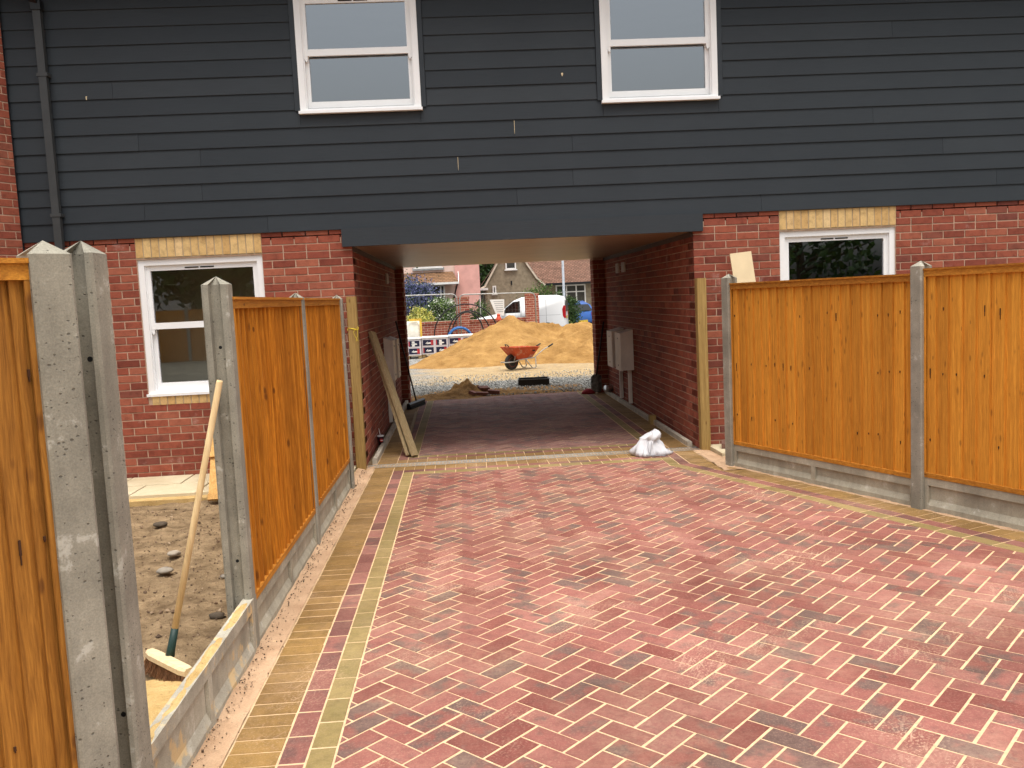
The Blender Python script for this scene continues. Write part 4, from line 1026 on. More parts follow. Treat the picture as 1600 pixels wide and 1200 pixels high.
for s_ in (-1, 1):
    m = MB(); m.tube([(-.27, s_*.02, .21), (-.25, s_*.09, .20), (.02, s_*.10, .20), (.14, s_*.13, .24), (.55, s_*.20, .27), (.80, s_*.24, .44), (1.10, s_*.25, .56)], .014, 8); local_part(m, 'frame', M_TUBE, WB, True)
    m = MB(); m.tube([(.96, s_*.248, .505), (1.11, s_*.25, .565)], .019, 8); local_part(m, 'grip', M_BLACK, WB, True)
    m = MB(); m.tube([(.30, s_*.17, .26), (.48, s_*.20, .02), (.56, s_*.20, .014), (.60, s_*.20, .04), (.585, s_*.20, .29)], .013, 8); local_part(m, 'leg', M_TUBE, WB, True)
    m = MB(); m.tube([(.0, s_*.10, .20), (.06, s_*.13, .42)], .011, 6); local_part(m, 'brace', M_TUBE, WB, True)
m = MB(); m.tube([(-.13, -.10, .57), (-.16, -.09, .62), (-.15, .03, .63), (-.11, .05, .58)], .012, 8); local_part(m, 'tipping_bar', M_BLACK, WB, True)

M_NAVY = simple('navy_label', (.014, .016, .045), .5, .1); M_LABRED = simple('red_label', (.42, .03, .04), .5, .1)
M_WRAP = simple('shrink_wrap', (.60, .57, .60), .3, .1, 12, .5)
def pack(x0, y0, w_, d_, cols, lab, skip=()):
    T = thing('block_pack', lab, 'pack', (x0, y0, 0), 0, 'shrink wrapped packs of blocks')
    m = MB(); hz = .56; c = .02
    m.loft([[Vector((a, b, z)) for a, b in ((i, i), (w_-i, i), (w_-i, d_-i), (i, d_-i))] for i, z in ((0, .09), (0, hz-c), (c, hz))]); local_part(m, 'wrapped_blocks', M_WRAP, T)
    m = MB()
    for k in range(3): m.box(.0+k*(w_-.09)/2, .09+k*(w_-.09)/2, .02, d_-.02, 0, .07)
    m.box(.0, w_, .0, d_, .071, .088); local_part(m, 'pallet', M_PLANK, T)
    m = MB(); m.box(-.01, w_+.01, -.012, d_+.01, hz+.001, hz+.03); local_part(m, 'top_sheet', M_WHITE_PAINT, T)
    cw = w_/cols
    for r_i in range(2):
        for k in range(cols):
            z0 = .13+r_i*.22; a = k*cw+.035
            m = MB(); m.box(a, a+cw-.075, -.004, -.0005, z0, z0+.165); L_ = local_part(m, 'label_panel', M_NAVY, T)
            m = MB()
            if (r_i+k) % 2: m.box(a+cw-.155, a+cw-.075, -.006, -.0045, z0+.01, z0+.15)
            else: m.box(a, a+.03, -.006, -.0045, z0+.01, z0+.15)
            link('red_patch', m.mesh('red_patch', M_LABRED), L_, True)
            m = MB(); cx = a+(cw-.075)*.5
            m.bar((cx-.07, -.006, z0+.055), (cx-.01, -.006, z0+.105), .004, .02); m.bar((cx-.035, -.0062, z0+.055), (cx+.085, -.0062, z0+.068), .004, .03); m.bar((cx-.0, -.0064, z0+.075), (cx+.06, -.0064, z0+.08), .004, .022)
            if r_i == 1 and k == cols//2: m.box(cx-.06, cx+.02, -.008, -.0066, z0, z0+.15)
            link('label_logo', m.mesh('label_logo', M_WHITE_PAINT), L_, True)
    return T
pack(-2.02, 16.9, .78, .8, 2, 'wrapped pack of blocks next to the far left pier')
pack(-1.225, 17.15, .765, .8, 2, 'wrapped pack of blocks in the middle of the three')
pack(-.445, 17.5, .82, .8, 2, 'wrapped pack of blocks touching the sand pile')
def coil(name, lab, c, r, tube_r, n, mat, tilt, sx=1.):
    m = MB(); Mt = Matrix.Translation(c) @ Matrix.Rotation(tilt, 4, 'Z') @ Matrix.Rotation(math.pi/2, 4, 'X')
    for k in range(n):
        dz = (k-(n-1)/2)*tube_r*2.3; rr = r*(1-.05*(k % 3))
        pts = [Mt @ Vector((rr*sx*math.cos(a), rr*math.sin(a), dz+.02*math.sin(3*a+k))) for a in [2*math.pi*q/40 for q in range(41)]]
        m.tube(pts, tube_r, 7)
    return tag(m.build(name, mat, None, True), lab, 'pipe coil')
coil('blue_pipe_coil', 'coil of blue water pipe behind the wrapped packs', (-.10, 18.55, .42), .38, .022, 5, simple('blue_pipe', (.03, .12, .32), .4), .1)
M_BLKPIPE = simple('black_pipe', (.018, .018, .02), .5)
m = MB()
for (cx, cz, rr, sx, dy) in ((.10, .55, .95, 1.05, 0), (.20, .42, .86, .80, .12), (.16, .40, .84, .62, .2)):
    m.tube([(cx+rr*sx*math.cos(a), 19.0+dy+.1*math.cos(a), cz+rr*math.sin(a)) for a in [math.pi*(-.15+1.3*q/36) for q in range(37)]], .021, 7)
tag(m.build('black_pipe_hoops', M_BLKPIPE, None, True), 'hoops of black pipe arching in front of the garden wall', 'pipe')
m = MB(); rings = []
for k, (z, r) in enumerate([(0, .30), (.3, .36), (.6, .33), (.9, .30), (1.05, .27)]):
    rings.append([Vector((-1.52+r*.82*math.copysign(abs(math.cos(a))**.5, math.cos(a))*(1+.12*noise.noise((a, k, 1))), 18.4+r*math.copysign(abs(math.sin(a))**.5, math.sin(a)), z)) for a in [2*math.pi*q/24 for q in range(24)]])
m.loft(rings); bb = m.build('bulk_bag', simple('bag_white', (.74, .70, .60), .8, .12, 5), None, True); tag(bb, 'white bulk bag with yellow trim behind the left pack', 'bag')
m = MB(); m.box(-1.30, -1.235, 18.05, 18.09, .55, 1.09); m.box(-1.62, -1.24, 18.06, 18.1, 1.06, 1.13); m.build('yellow_trim', simple('yellow_trim', (.66, .42, .06), .7), bb)
m = MB(); m.lathe([(.09, .0), (.08, .05), (.05, .12), (.06, .16), (.02, .2)], (1.15, 19.1, .95), 10); m.lathe([(.02, 0), (.02, .95)], (1.15, 19.1, 0), 8)
tag(m.build('red_cap_post', simple('red_plastic', (.55, .07, .03), .5)), 'small red capped marker post left of the sand peak', 'post')

# ------------------------------------------------------------------ garden wall with piers, mesh fence
def m_farbrick():
    t = NT('garden_wall_brick'); p = t.pos(); sp = t.n('ShaderNodeSeparateXYZ', {0: p})
    v = t.n('ShaderNodeCombineXYZ', {0: t.math('ADD', sp.outputs[0], sp.outputs[1]), 1: sp.outputs[2]}).outputs[0]
    b = t.n('ShaderNodeTexBrick', {'Vector': v, 'Color1': (.27, .06, .04), 'Color2': (.34, .10, .06), 'Mortar': (.55, .42, .32), 'Scale': 1., 'Mortar Size': .006, 'Brick Width': .225, 'Row Height': .075, 'Bias': -.1})
    return t.pr(b.outputs[0], .9, t.bump(b.outputs['Fac'], -.4, .006), .2)
M_FARBRICK = m_farbrick()
GW = thing('garden_wall', 'low red brick boundary wall with taller piers behind the sand pile', 'wall', (1, 20.2, 0))
m = MB(); m.box(-6, 2.3, 20.05, 20.30, -.14, .90); m.build('wall', M_FARBRICK, GW)
m = MB(); m.box(-6.02, 2.3, 20.02, 20.33, .901, .97); m.build('coping', M_FARBRICK, GW)
for x, lab in ((-.18, 'left pier'), (2.085, 'right pier'), (-2.45, 'hidden left pier')):
    m = MB(); m.box(x, x+.43, 19.94, 20.37, -.14, 1.66); p_ = m.build('pier', M_FARBRICK, GW); m = MB(); m.box(x-.01, x+.44, 19.93, 20.38, 1.661, 1.74); m.build('cap_course', M_FARBRICK, p_)
HF = thing('mesh_fence', 'temporary steel mesh fence panel along the garden wall', 'fence', (.3, 19.4, 0))
for (x0, x1, zt) in ((-3.6, -.14, 1.87), (-.05, 2.36, 1.80)):
    m = MB(); m.tube([(x0, 19.4, .05), (x0, 19.4, zt-.12), (x0+.05, 19.4, zt-.03), (x0+.14, 19.4, zt), (x1-.14, 19.4, zt-.04), (x1-.05, 19.4, zt-.08), (x1, 19.4, zt-.17), (x1, 19.4, .05)], .021, 8); m.build('frame', M_TUBE, HF, True)
    m = MB(); m.tube([((x0+x1)/2-.62*(x0 > -1)*.9, 19.42, .1), ((x0+x1)/2-.62*(x0 > -1)*.9, 19.42, zt-.05)], .014, 6); m.build('upright', M_TUBE, HF, True)
    m = MB(); x = x0+.08
    while x < x1-.04: m.bar((x, 19.405, .12), (x, 19.405, zt-.1), .0028, .0028); x += .105
    z = .2
    while z < zt-.1: m.bar((x0, 19.408, z), (x1, 19.408, z), .0026, .0026); z += .26
    stuff(m.build('wire_mesh', M_TUBE, HF))
SG = thing('notice_board', 'white notice board with lines of small print above the garden wall', 'sign', (1.13, 19.36, 0))
m = MB(); m.add([(.90, 19.35, 1.60), (1.365, 19.35, 1.59), (1.345, 19.35, 1.06), (1.08, 19.35, 1.12), (.90, 19.37, 1.60), (1.365, 19.37, 1.59), (1.345, 19.37, 1.06), (1.08, 19.37, 1.12)], [(3, 2, 1, 0), (4, 5, 6, 7), (0, 1, 5, 4), (1, 2, 6, 5), (2, 3, 7, 6), (3, 0, 4, 7)]); m.build('board', M_WHITE_PAINT, SG)
m = MB()
for k in range(6): z = 1.53-k*.065; m.box(1.02+.02*k, 1.32, 19.346, 19.3495, z-.010, z+.008)
m.build('print_lines', simple('print_grey', (.35, .35, .36), .7), SG)

# ------------------------------------------------------------------ road, kerb, van, car, lamp
struct(MB().add([(-80, 20.6, -.12), (90, 20.6, -.12), (90, 30.2, -.12), (-80, 30.2, -.12)], [(0, 1, 2, 3)]).build('road', simple('asphalt', (.06, .06, .062), .9, .15, 6)))
m = MB(); m.box(-80, 90, 28.6, 30.2, -.13, -.01); struct(m.build('pavement', simple('pavement_grey', (.26, .25, .23), .9, .1, 3)))
M_VAN = simple('van_white', (.80, .80, .80), .3, .01, 2, .5)
def vehicle_body(prof, w_, rnd=.09):
    m = MB(); cx = sum(p[0] for p in prof)/len(prof); cz = sum(p[1] for p in prof)/len(prof)
    L = max(p[0] for p in prof)-min(p[0] for p in prof)
    def sc(e): return [(cx+(x-cx)*(1-2*e/L), z-e*.9*max(0, (z-cz))/max(.2, cz)) for x, z in prof]
    rings = [[Vector((x, y, z)) for x, z in sc(e)] for y, e in ((0, rnd), (rnd*.35, rnd*.35), (rnd, 0), (w_-rnd, 0), (w_-rnd*.35, rnd*.35), (w_, rnd))]
    m.loft(rings); return m
def wheel(T, x, y, r, yaxis=1):
    m = MB(); Mw = Matrix.Rotation(math.pi/2, 4, 'X'); m.lathe([(r*.62, -.09), (r*.95, -.09), (r, -.06), (r, .06), (r*.95, .09), (r*.62, .09)], (x, y, r), 24, 0, Mw); o = local_part(m, 'wheel', bpy.data.materials['tyre'], T, True)
    m = MB(); m.lathe([(0, .07*yaxis), (r*.25, .085*yaxis), (r*.6, .07*yaxis), (r*.63, .0)], (x, y, r), 20, 0, Mw); link('hub_cap', m.mesh('hub_cap', M_TUBE), o, True)
V = thing('van', 'small white panel van parked beyond the brick garden wall', 'van', (.40, 27.1, -.12), math.radians(-10))
prof = [(0.03, .30), (.0, .62), (.04, .86), (.25, .98), (1.05, 1.12), (1.30, 1.28), (1.72, 1.62), (2.05, 1.74), (2.6, 1.79), (3.4, 1.77), (3.68, 1.70), (3.76, 1.52), (3.80, 1.0), (3.82, .55), (3.80, .30)]
local_part(vehicle_body(prof, 1.68), 'body', M_VAN, V, True)
m = MB(); m.add([(x, -.004, z) for x, z in ((1.32, 1.17), (1.42, 1.32), (1.72, 1.53), (1.93, 1.56), (1.93, 1.17))], [(0, 4, 3, 2, 1)]); local_part(m, 'side_window', M_CARGLASS, V)
m = MB(); m.add([(x, -.002, z) for x, z in ((1.27, 1.13), (1.38, 1.33), (1.70, 1.57), (1.97, 1.60), (1.97, 1.13))], [(0, 4, 3, 2, 1)]); local_part(m, 'window_seal', M_BLACK, V)
m = MB(); m.add([(1.07, .14, 1.14), (1.70, .14, 1.62), (1.70, 1.54, 1.62), (1.07, 1.54, 1.14)], [(0, 1, 2, 3)]); local_part(m, 'windscreen', M_CARGLASS, V)
for x in (1.98, 2.02, 3.02): m = MB(); m.box(x, x+.008, -.003, .01, .45, 1.62); local_part(m, 'door_gap', M_BLACK, V)
m = MB(); m.box(2.05, 3.6, -.004, .01, .98, .988); local_part(m, 'side_groove', simple('shadow_gap', (.3, .3, .3), .6), V)
for x in (1.83, 2.06): m = MB(); m.box(x, x+.11, -.012, .01, .86, .96); local_part(m, 'door_handle', M_BLACK, V)
M_TAIL = simple('tail_light', (.45, .012, .02), .25)
for y in (-.006, 1.55): m = MB(); m.loft([[Vector((3.66+q, y, z)), Vector((3.79, y, z)), Vector((3.815, y+.12, z)), Vector((3.76, y+.12, z))] for z, q in ((.84, .09), (.92, .03), (1.2, .01), (1.34, .07))]); local_part(m, 'tail_light', M_TAIL, V)
m = MB(); m.box(3.66, 3.86, .0, 1.68, .34, .52); local_part(m, 'bumper', simple('van_bumper', (.10, .10, .10), .6), V)
m = MB(); m.box(3.815, 3.83, .35, .9, .80, .93); local_part(m, 'number_plate', simple('plate_yellow', (.62, .42, .04), .5), V)
m = MB(); m.box(3.80, 3.822, .2, 1.48, 1.1, 1.55); local_part(m, 'rear_window', M_BLACK, V)
for x in (.75, 3.05):
    for y, s_ in ((.10, -1), (1.58, 1)): wheel(V, x, y, .31, s_)
    m = MB(); m.lathe([(.0, 0), (.37, 0), (.37, .012)], (x, -.004, .32), 28, 0, Matrix.Rotation(math.pi/2, 4, 'X')); local_part(m, 'wheel_arch', M_BLACK, V)
m = MB(); m.lathe([(.05, 0), (.12, .04), (.12, .12), (.04, .14)], (1.28, -.1, 1.12), 10); local_part(m, 'door_mirror', M_BLACK, V)
CA = thing('blue_car', 'blue hatchback car parked by the hedge at the far right', 'car', (5.0, 32.6, -.12), math.radians(-62))
prof = [(.0, .32), (-.02, .6), (.12, .80), (1.0, .92), (1.5, 1.36), (2.0, 1.45), (2.9, 1.44), (3.45, 1.25), (3.75, .92), (3.85, .88), (3.88, .5), (3.85, .30)]
prof = [(x-3.88, z) for x, z in prof]
M_CAR = simple('car_blue', (.02, .085, .30), .3, .05, 2, .5)
local_part(vehicle_body(prof, 1.65), 'body', M_CAR, CA, True)
m = MB(); m.add([(-.90, .14, 1.28), (-.10-.12, .14, .92), (-.10-.12, 1.5, .92), (-.90+.35, 1.5, 1.28)], [(0, 1, 2, 3)])
m = MB(); m.add([(-.40, .20, 1.27), (-.115, .16, .97), (-.115, 1.49, .97), (-.40, 1.45, 1.27)], [(0, 1, 2, 3)]); local_part(m, 'rear_window', M_BLACK, CA)
m = MB(); m.add([(x, -.004, z) for x, z in ((-2.6, .95), (-2.25, 1.33), (-1.0, 1.34), (-.55, 1.2), (-.4, .95))], [(0, 4, 3, 2, 1)]); local_part(m, 'side_window', M_BLACK, CA)
for y in (.03, 1.36): m = MB(); m.box(-.10, .012, y, y+.26, .70, .88); local_part(m, 'tail_light', M_TAIL, CA)
m = MB(); m.box(-.02, .03, .55, 1.1, .42, .53); local_part(m, 'number_plate', bpy.data.materials['plate_yellow'], CA)
m = MB(); m.box(-.25, .025, .05, 1.6, .30, .40); local_part(m, 'bumper', M_BLACK, CA)
for x in (-3.15, -.70):
    for y, s_ in ((.10, -1), (1.55, 1)): wheel(CA, x, y, .29, s_)
LP = thing('lamp_post', 'tall grey street lamp post right of the white van', 'lamp post', (4.34, 28.4, -.1))
m = MB(); m.lathe([(.075, 0), (.075, 1.2), (.055, 1.25), (.045, 6.0)], (0, 0, 0), 14); local_part(m, 'column', simple('lamp_grey', (.36, .39, .43), .5), LP, True)
m = MB(); m.tube([(0, 0, 6.0), (-.05, -.2, 6.15), (-.1, -.9, 6.2)], .03, 8); a_ = local_part(m, 'arm', bpy.data.materials['lamp_grey'], LP, True)
m = MB(); m.box(-.2, 0, -1.3, -.85, 6.14, 6.22); link('lamp_head', m.mesh('lamp_head', bpy.data.materials['lamp_grey']), a_, True)

# ------------------------------------------------------------------ foliage
def m_leaf(name, a, b):
    t = NT(name); rn = t.rnd(); c = t.ramp(rn, [(0, a), (1, b)]); p = t.pos()
    c = t.mix(.6, c, t.ramp(t.noise(p, 2.2, 3), [(.3, (.6, .6, .6)), (.7, (1.3, 1.3, 1.25))]), 'MULTIPLY')
    b_ = t.n('ShaderNodeBsdfPrincipled', {'Base Color': c, 'Roughness': .6, 'Specular IOR Level': .3}); tr = t.n('ShaderNodeBsdfTranslucent', {'Color': c})
    mx = t.n('ShaderNodeMixShader', {0: .25}); t.t.links.new(b_.outputs[0], mx.inputs[1]); t.t.links.new(tr.outputs[0], mx.inputs[2]); t.t.links.new(mx.outputs[0], t.out.inputs['Surface']); return t.m
M_LEAF = m_leaf('leaf_green', (.03, .065, .015), (.085, .15, .035)); M_LEAFD = m_leaf('leaf_dark', (.015, .035, .01), (.05, .09, .025)); M_LEAFL = m_leaf('leaf_light', (.09, .16, .03), (.18, .26, .06))
M_YEL = m_leaf('leaf_yellow', (.42, .40, .06), (.75, .70, .22)); M_BLUE = m_leaf('blossom_blue', (.09, .10, .24), (.22, .24, .42)); M_BLOOM = m_leaf('blossom_white', (.7, .72, .6), (.85, .86, .8))
def foliage(c, rad, n, size, clumps, seed, flat=.0, mats=1, w=(1,)):
    rn = random.Random(seed); m = MB(); cl = []
    for _ in range(clumps):
        while True:
            v = Vector((rn.uniform(-1, 1), rn.uniform(-1, 1), rn.uniform(-1, 1)))
            if v.length < 1: break
        v = v.normalized()*v.length**.45
        cl.append((Vector((c[0]+v.x*rad[0]*.86, c[1]+v.y*rad[1]*.86, c[2]+v.z*rad[2]*.86)), rn.uniform(.6, 1.25)))
    for _ in range(n):
        q, s = rn.choice(cl); g = (rad[0]+rad[1]+rad[2])/3*.24*s
        p = q+Vector((rn.gauss(0, g), rn.gauss(0, g), rn.gauss(0, g*.8)))
        a = Vector((rn.uniform(-1, 1), rn.uniform(-1, 1), rn.uniform(-1, 1))).normalized(); b = a.cross(Vector((rn.uniform(-1, 1), rn.uniform(-1, 1), rn.uniform(-.2, 1)))).normalized()
        L = size*rn.uniform(.6, 1.3); nrm = a.cross(b)
        mi = rn.choices(range(mats), w)[0]
        m.add([p-a*L*.5, p+b*L*.28+nrm*L*.06, p+a*L*.5, p-b*L*.28+nrm*L*.06], [(0, 1, 2), (0, 2, 3)], mi)
    return m
def shrub(name, lab, c, rad, n, size, clumps, seed, mats, w=(1,), cat='shrub'):
    T = thing(name, lab, cat, (c[0], c[1], -.1))
    foliage(c, rad, n, size, clumps, seed, mats=len(mats), w=w).build('crown', mats, T)
    m = MB()
    for k in range(4): m.tube([(c[0]+R(-.08, .08), c[1]+R(-.08, .08), -.14), (c[0]+R(-.2, .2)*rad[0], c[1], c[2]-rad[2]*.3), (c[0]+R(-.6, .6)*rad[0], c[1]+R(-.5, .5)*rad[1], c[2]+rad[2]*.3)], [.03, .02, .008], 6)
    m.build('trunk', simple('bark_'+name, (.10, .075, .05), .9), T); return T
shrub('blue_flowering_shrub', 'tall shrub covered in blue blossom in front of the pink house', (-2.35, 31.2, 1.45), (1.05, .9, 1.45), 17000, .10, 70, 3, [M_BLUE, M_LEAFD], (.62, .38))
shrub('white_flowering_shrub', 'green shrub dotted with white flowers beside the brick pier', (-.92, 29.6, .95), (.60, .55, .88), 9000, .10, 40, 5, [M_LEAF, M_LEAFL, M_BLOOM], (.58, .27, .15))
shrub('yellow_shrub', 'rounded yellow green shrub left of the white flowers', (-1.74, 29.0, .72), (.52, .45, .62), 8000, .085, 34, 7, [M_YEL, M_LEAFL], (.8, .2))
shrub('dark_bush', 'dark green bush between the van and the blue car', (4.55, 30.9, .75), (.75, .6, 1.15), 9000, .11, 44, 9, [M_LEAFD, M_LEAF], (.6, .4))
shrub('green_hedge_bush', 'mid green bush above the white van roof', (3.55, 31.4, 1.1), (1.0, .6, 1.0), 6000, .09, 44, 12, [M_LEAF, M_LEAFL], (.7, .3))
shrub('garden_bush', 'green bush between the brick pier and the notice board', (.75, 29.8, .8), (.5, .5, .75), 3500, .085, 28, 15, [M_LEAF, M_LEAFD, M_LEAFL], (.5, .3, .2))
shrub('yellow_flower_clump', 'low clump of leaves with yellow flowers behind the van', (4.55, 29.4, .28), (.35, .25, .35), 1500, .07, 14, 19, [M_LEAF, M_YEL], (.8, .2))
def tree(lab, x, y, h, rad, n, seed, mats=(M_LEAFD, M_LEAF), size=.28):
    T = thing('tree', lab, 'tree', (x, y, -.14))
    cz = h-rad[2]*.9
    foliage((x, y, cz), rad, n, size, 60, seed, mats=2, w=(.6, .4)).build('crown', list(mats), T)
    m = MB(); m.tube([(x, y, -.2), (x+.1, y, cz*.5), (x-.05, y+.1, cz), (x+.1, y, h*.92)], [.26, .2, .14, .04], 9)
    for k in range(7):
        a = k*.9; z = cz*.62+k*.28*rad[2]*.4; m.tube([(x, y, z), (x+math.cos(a)*rad[0]*.5, y+math.sin(a)*rad[1]*.5, z+rad[2]*.35), (x+math.cos(a)*rad[0]*.85, y+math.sin(a)*rad[1]*.85, z+rad[2]*.6)], [.09, .055, .015], 6)
    m.build('trunk', simple('bark_%d' % seed, (.09, .07, .05), .9), T)
tree('dark tree seen between the pink house and the gabled house', 1.6, 49, 8.5, (2.2, 2, 3.4), 7000, 31)
tree('tall tree behind the tiled roof at the far right', 9.0, 56, 10.5, (3.4, 3, 4.0), 8000, 33)

# ------------------------------------------------------------------ houses over the road
def m_tile(name, a, b):
    t = NT(name); p = t.pos(); sp = t.n('ShaderNodeSeparateXYZ', {0: p})
    v = t.n('ShaderNodeCombineXYZ', {0: sp.outputs[0], 1: sp.outputs[2]}).outputs[0]
    br = t.n('ShaderNodeTexBrick', {'Vector': v, 'Color1': a, 'Color2': b, 'Mortar': tuple(x*.35 for x in a), 'Scale': 1., 'Mortar Size': .012, 'Brick Width': .19, 'Row Height': .075})
    c = t.mix(.6, br.outputs[0], t.ramp(t.noise(p, 2.5, 5, .7), [(.3, (.55, .55, .5)), (.7, (1.4, 1.3, 1.2))]), 'MULTIPLY')
    return t.pr(c, .9, t.bump(br.outputs['Fac'], -.8, .02), .2)
M_TILE = m_tile('roof_tile', (.17, .095, .07), (.24, .14, .105)); M_TILE2 = m_tile('porch_tile', (.22, .125, .07), (.28, .16, .09))
M_PINK = simple('pink_render', (.72, .38, .33), .9, .06, 3, .1, bump=.3); M_PINKL = simple('pale_pink_render', (.76, .56, .48), .9, .05, 3, .1)
M_PEBBLE = simple('pebbledash', (.285, .235, .165), .95, .14, 5, .1, bump=.5, bscale=90)
def far_window(parent, x0, x1, y, z0, z1, mull=(), trans=None):
    m = MB(); b = .07
    m.box(x0, x1, y-.05, y+.03, z0, z0+b); m.box(x0, x1, y-.05, y+.03, z1-b, z1); m.box(x0, x0+b, y-.049, y+.029, z0+b, z1-b); m.box(x1-b, x1, y-.049, y+.029, z0+b, z1-b)
    for q in mull: m.box(q-.035, q+.035, y-.048, y+.028, z0+b, z1-b)
    if trans: m.box(x0+b, x1-b, y-.047, y+.027, trans-.03, trans+.03)
    o = m.build('window', M_WHITE_PAINT, parent)
    g = MB(); g.add([(x0, y-.01, z0), (x1, y-.01, z0), (x1, y-.01, z1), (x0, y-.01, z1)], [(0, 1, 2, 3)]); g.build('pane', simple('far_glass_%d' % random.randrange(9999), (.06, .06, .055), .12, .3, 1.5, .5), o)
    s = MB(); s.box(x0-.06, x1+.06, y-.1, y+.02, z0-.06, z0-.001); s.build('sill', M_WHITE_PAINT, o)
PH = thing('pink_house', 'pink rendered house with a tiled canopy over its bay window', 'house', (-1.5, 35, -.14))
m = MB(); m.box(-9, -.24, 34.0, 43, -.14, 5.4); m.build('wall', M_PINKL, PH)
m = MB(); m.box(-.239, .94, 33.9, 42, -.14, 5.4); m.build('projecting_wall', M_PINK, PH)
m = MB(); m.box(-2.25, -.75, 33.86, 33.99, 3.12, 3.26); m.build('upper_sill', simple('lead_grey', (.30, .31, .31), .7), PH)
far_window(PH, -2.15, -.85, 33.95, 3.26, 4.5, (-1.5,))
m = MB(); m.add([(-2.9, 33.1, 2.50), (-.10, 33.1, 2.50), (-.34, 34, 3.02), (-2.9, 34, 3.02), (-2.9, 33.1, 2.45), (-.10, 33.1, 2.45), (-.34, 34, 2.9), (-2.9, 34, 2.9)], [(0, 1, 2, 3), (4, 7, 6, 5), (0, 4, 5, 1), (1, 5, 6, 2)])
m.build('canopy_roof', M_TILE2, PH)
m = MB(); m.box(-2.9, -.08, 33.02, 33.10, 2.40, 2.50); m.add([(-.095, 33.06, 2.40), (-.095, 34, 2.40), (-.095, 34, 3.06), (-.095, 33.06, 2.52), (-.06, 33.06, 2.40), (-.06, 34, 2.40), (-.06, 34, 3.06), (-.06, 33.06, 2.52)], [(0, 1, 2, 3), (7, 6, 5, 4), (0, 4, 5, 1), (2, 6, 7, 3), (3, 7, 4, 0)]); m.build('canopy_board', M_WHITE_PAINT, PH)
m = MB(); m.bar((-.15, 33.15, 2.40), (-.35, 33.98, 1.75), .06, .06); m.build('bracket', M_BLACK, PH)
m = MB(); m.box(-2.6, -.75, 33.5, 33.98, -.1, 1.25); m.build('bay', M_PINKL, PH)
far_window(PH, -2.6, -.75, 33.55, 1.3, 2.40, (-1.95, -1.42, -.95))
m = MB(); m.box(-9.2, 1.1, 33.6, 43.2, 5.4, 5.5); m.add([(-9.3, 33.5, 5.45), (1.2, 33.5, 5.45), (1.2, 38.5, 8.0), (-9.3, 38.5, 8.0), (1.2, 43.5, 5.45), (-9.3, 43.5, 5.45)], [(0, 1, 2, 3), (3, 2, 4, 5)]); m.build('roof', M_TILE, PH)
m = MB(); m.tube([(-.22, 33.95, .1), (-.22, 33.95, 5.3)], .035, 8); m.build('drainpipe', M_PINKL, PH)
BH = thing('gabled_house', 'brown pebbledashed house with steep gable and tiled roof', 'house', (4, 41, -.14))
gx, gz = 2.86, 5.0
m = MB(); P_ = [(1.33, -.14), (4.55, -.14), (4.55, 2.35), (3.75, 3.30), (gx, gz), (1.95, 3.30), (1.33, 2.30)]
m.loft([[Vector((x, y, z)) for x, z in P_] for y in (40., 44.)]); m.build('gable_wall', M_PEBBLE, BH)
m = MB(); m.box(4.55, 11, 40.6, 46, -.14, 2.30); m.build('wall', M_PEBBLE, BH)
for seq in ([(1.05, 2.18), (1.33, 2.30), (1.98, 3.40), (gx, gz+.1)], [(gx, gz+.1), (3.72, 3.42), (4.25, 2.60), (4.66, 2.24)]):
    m = MB()
    for a, b in zip(seq[:-1], seq[1:]): m.bar((a[0], 39.93, a[1]), (b[0], 39.93, b[1]), .10, .13, 0, (0, 1, 0))
    m.build('bargeboard', simple('cream_board', (.66, .58, .46), .7), BH)
m = MB(); m.add([(gx, 39.85, gz+.12), (3.78, 39.85, 3.40), (4.35, 39.85, 2.55), (4.75, 39.85, 2.25), (gx, 44, gz+.12), (3.78, 44, 3.40), (4.35, 44, 2.55), (4.75, 44, 2.25), (1.95, 39.85, 3.42), (1.0, 39.85, 2.2), (1.95, 44, 3.42), (1.0, 44, 2.2)],
    [(0, 1, 5, 4), (1, 2, 6, 5), (2, 3, 7, 6), (0, 4, 10, 8), (8, 10, 11, 9)])
m.add([(4.55, 40.0, 2.32), (11.2, 40.0, 2.32), (11.2, 43.2, 5.6), (3.2, 43.2, 5.6), (11.2, 46.5, 2.3), (3.2, 46.5, 2.3), (3.9, 41.0, 3.35)], [(0, 1, 2, 3, 6), (3, 2, 4, 5)])
m.build('roof', M_TILE, BH)
m = MB(); m.box(4.6, 11.2, 39.96, 40.05, 2.20, 2.32); m.build('gutter', M_BLACK, BH)
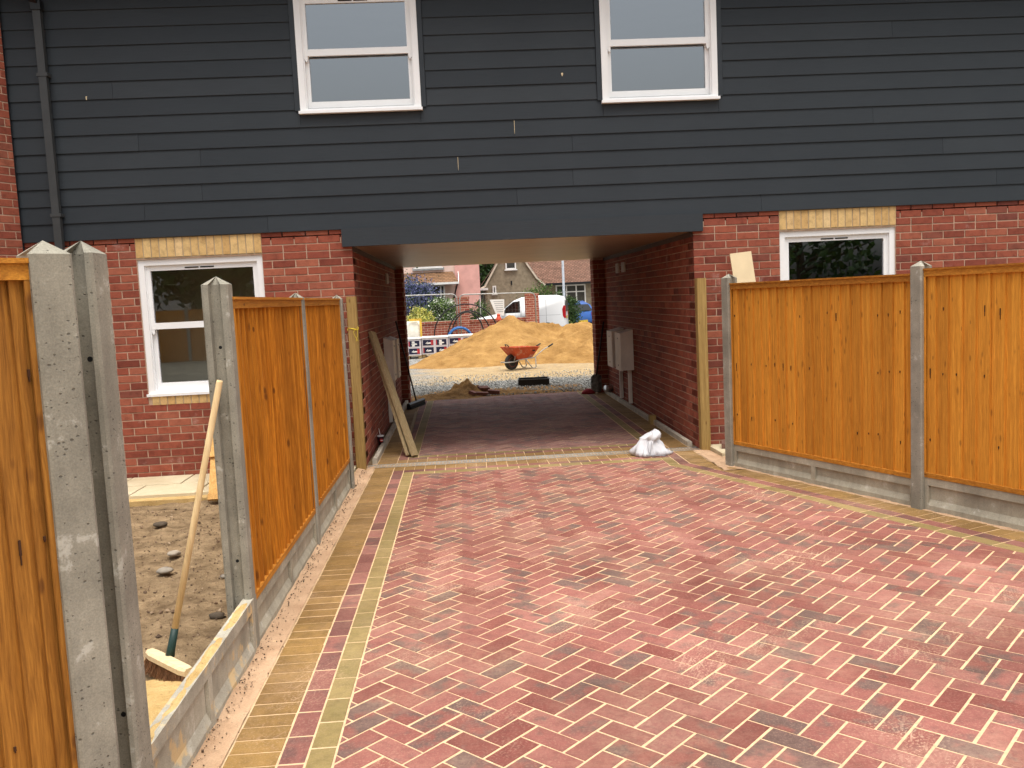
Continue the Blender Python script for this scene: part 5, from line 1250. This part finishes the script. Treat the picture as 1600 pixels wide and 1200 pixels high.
far_window(BH, 2.52, 3.10, 39.97, 3.18, 4.0); far_window(BH, 1.75, 1.95, 39.97, 1.88, 2.32)
m = MB(); m.box(2.77, 2.85, 39.95, 40.01, 2.33, 2.55); m.build('wall_bracket', M_BLACK, BH)
far_window(BH, 5.3, 6.98, 40.55, 1.05, 2.20, (5.9, 6.45), 1.80)
m = MB(); m.box(1.0, 1.5, 39.7, 40.2, 2.1, 2.22); m.build('side_gutter', M_WHITE_PAINT, BH)
# low grass strip and drive at the far right
struct(MB().add([(4.4, 30.2, -.115), (12, 30.2, -.115), (12, 39.9, -.115), (4.4, 39.9, -.115)], [(0, 1, 2, 3)]).build('far_drive', simple('drive_grey', (.36, .34, .29), .9, .1, 3)))
# ------------------------------------------------------------------ what stands behind the photographer and shows in the window glass
tree('broad tree behind the photographer, mirrored in the right ground floor window', 14.0, -27, 5.6, (4.5, 2.5, 2.5), 1300, 41, size=.42)
tree('round tree behind the photographer, mirrored in the left ground floor window', -9.0, -27, 7.0, (3.6, 3.0, 3.0), 3000, 43, size=.5)
tree('slender tree behind the photographer at the end of the drive', 1.0, -31, 7.5, (3.4, 3.0, 3.2), 3000, 45, size=.5)
RH = thing('rear_house', 'pale house behind the photographer, mirrored in the left window', 'house', (-14, -34, -.14))
m = MB(); m.box(-18, -9, -40, -33, -.14, 4.6); m.build('wall', simple('pale_render', (.62, .60, .56), .9), RH)
m = MB(); m.add([(-18.4, -32.6, 4.5), (-8.6, -32.6, 4.5), (-8.6, -36.5, 7.2), (-18.4, -36.5, 7.2), (-8.6, -40.4, 4.5), (-18.4, -40.4, 4.5)], [(0, 1, 2, 3), (3, 2, 4, 5)]); m.build('roof', M_TILE, RH)
BF = thing('rear_fence', 'dark timber boundary fence behind the photographer', 'fence', (0, -24, -.14))
for k in range(24): m = MB(); m.box(-24+k*2, -24+k*2+1.9, -24.03, -23.98, -.14, 1.75); m.build('fence_bay', M_FENCE_LEFT, BF); m = MB(); m.box(-24+k*2+1.9, -24+k*2+2.0, -24.06, -23.95, -.14, 1.85); m.build('fence_post', M_POST, BF)
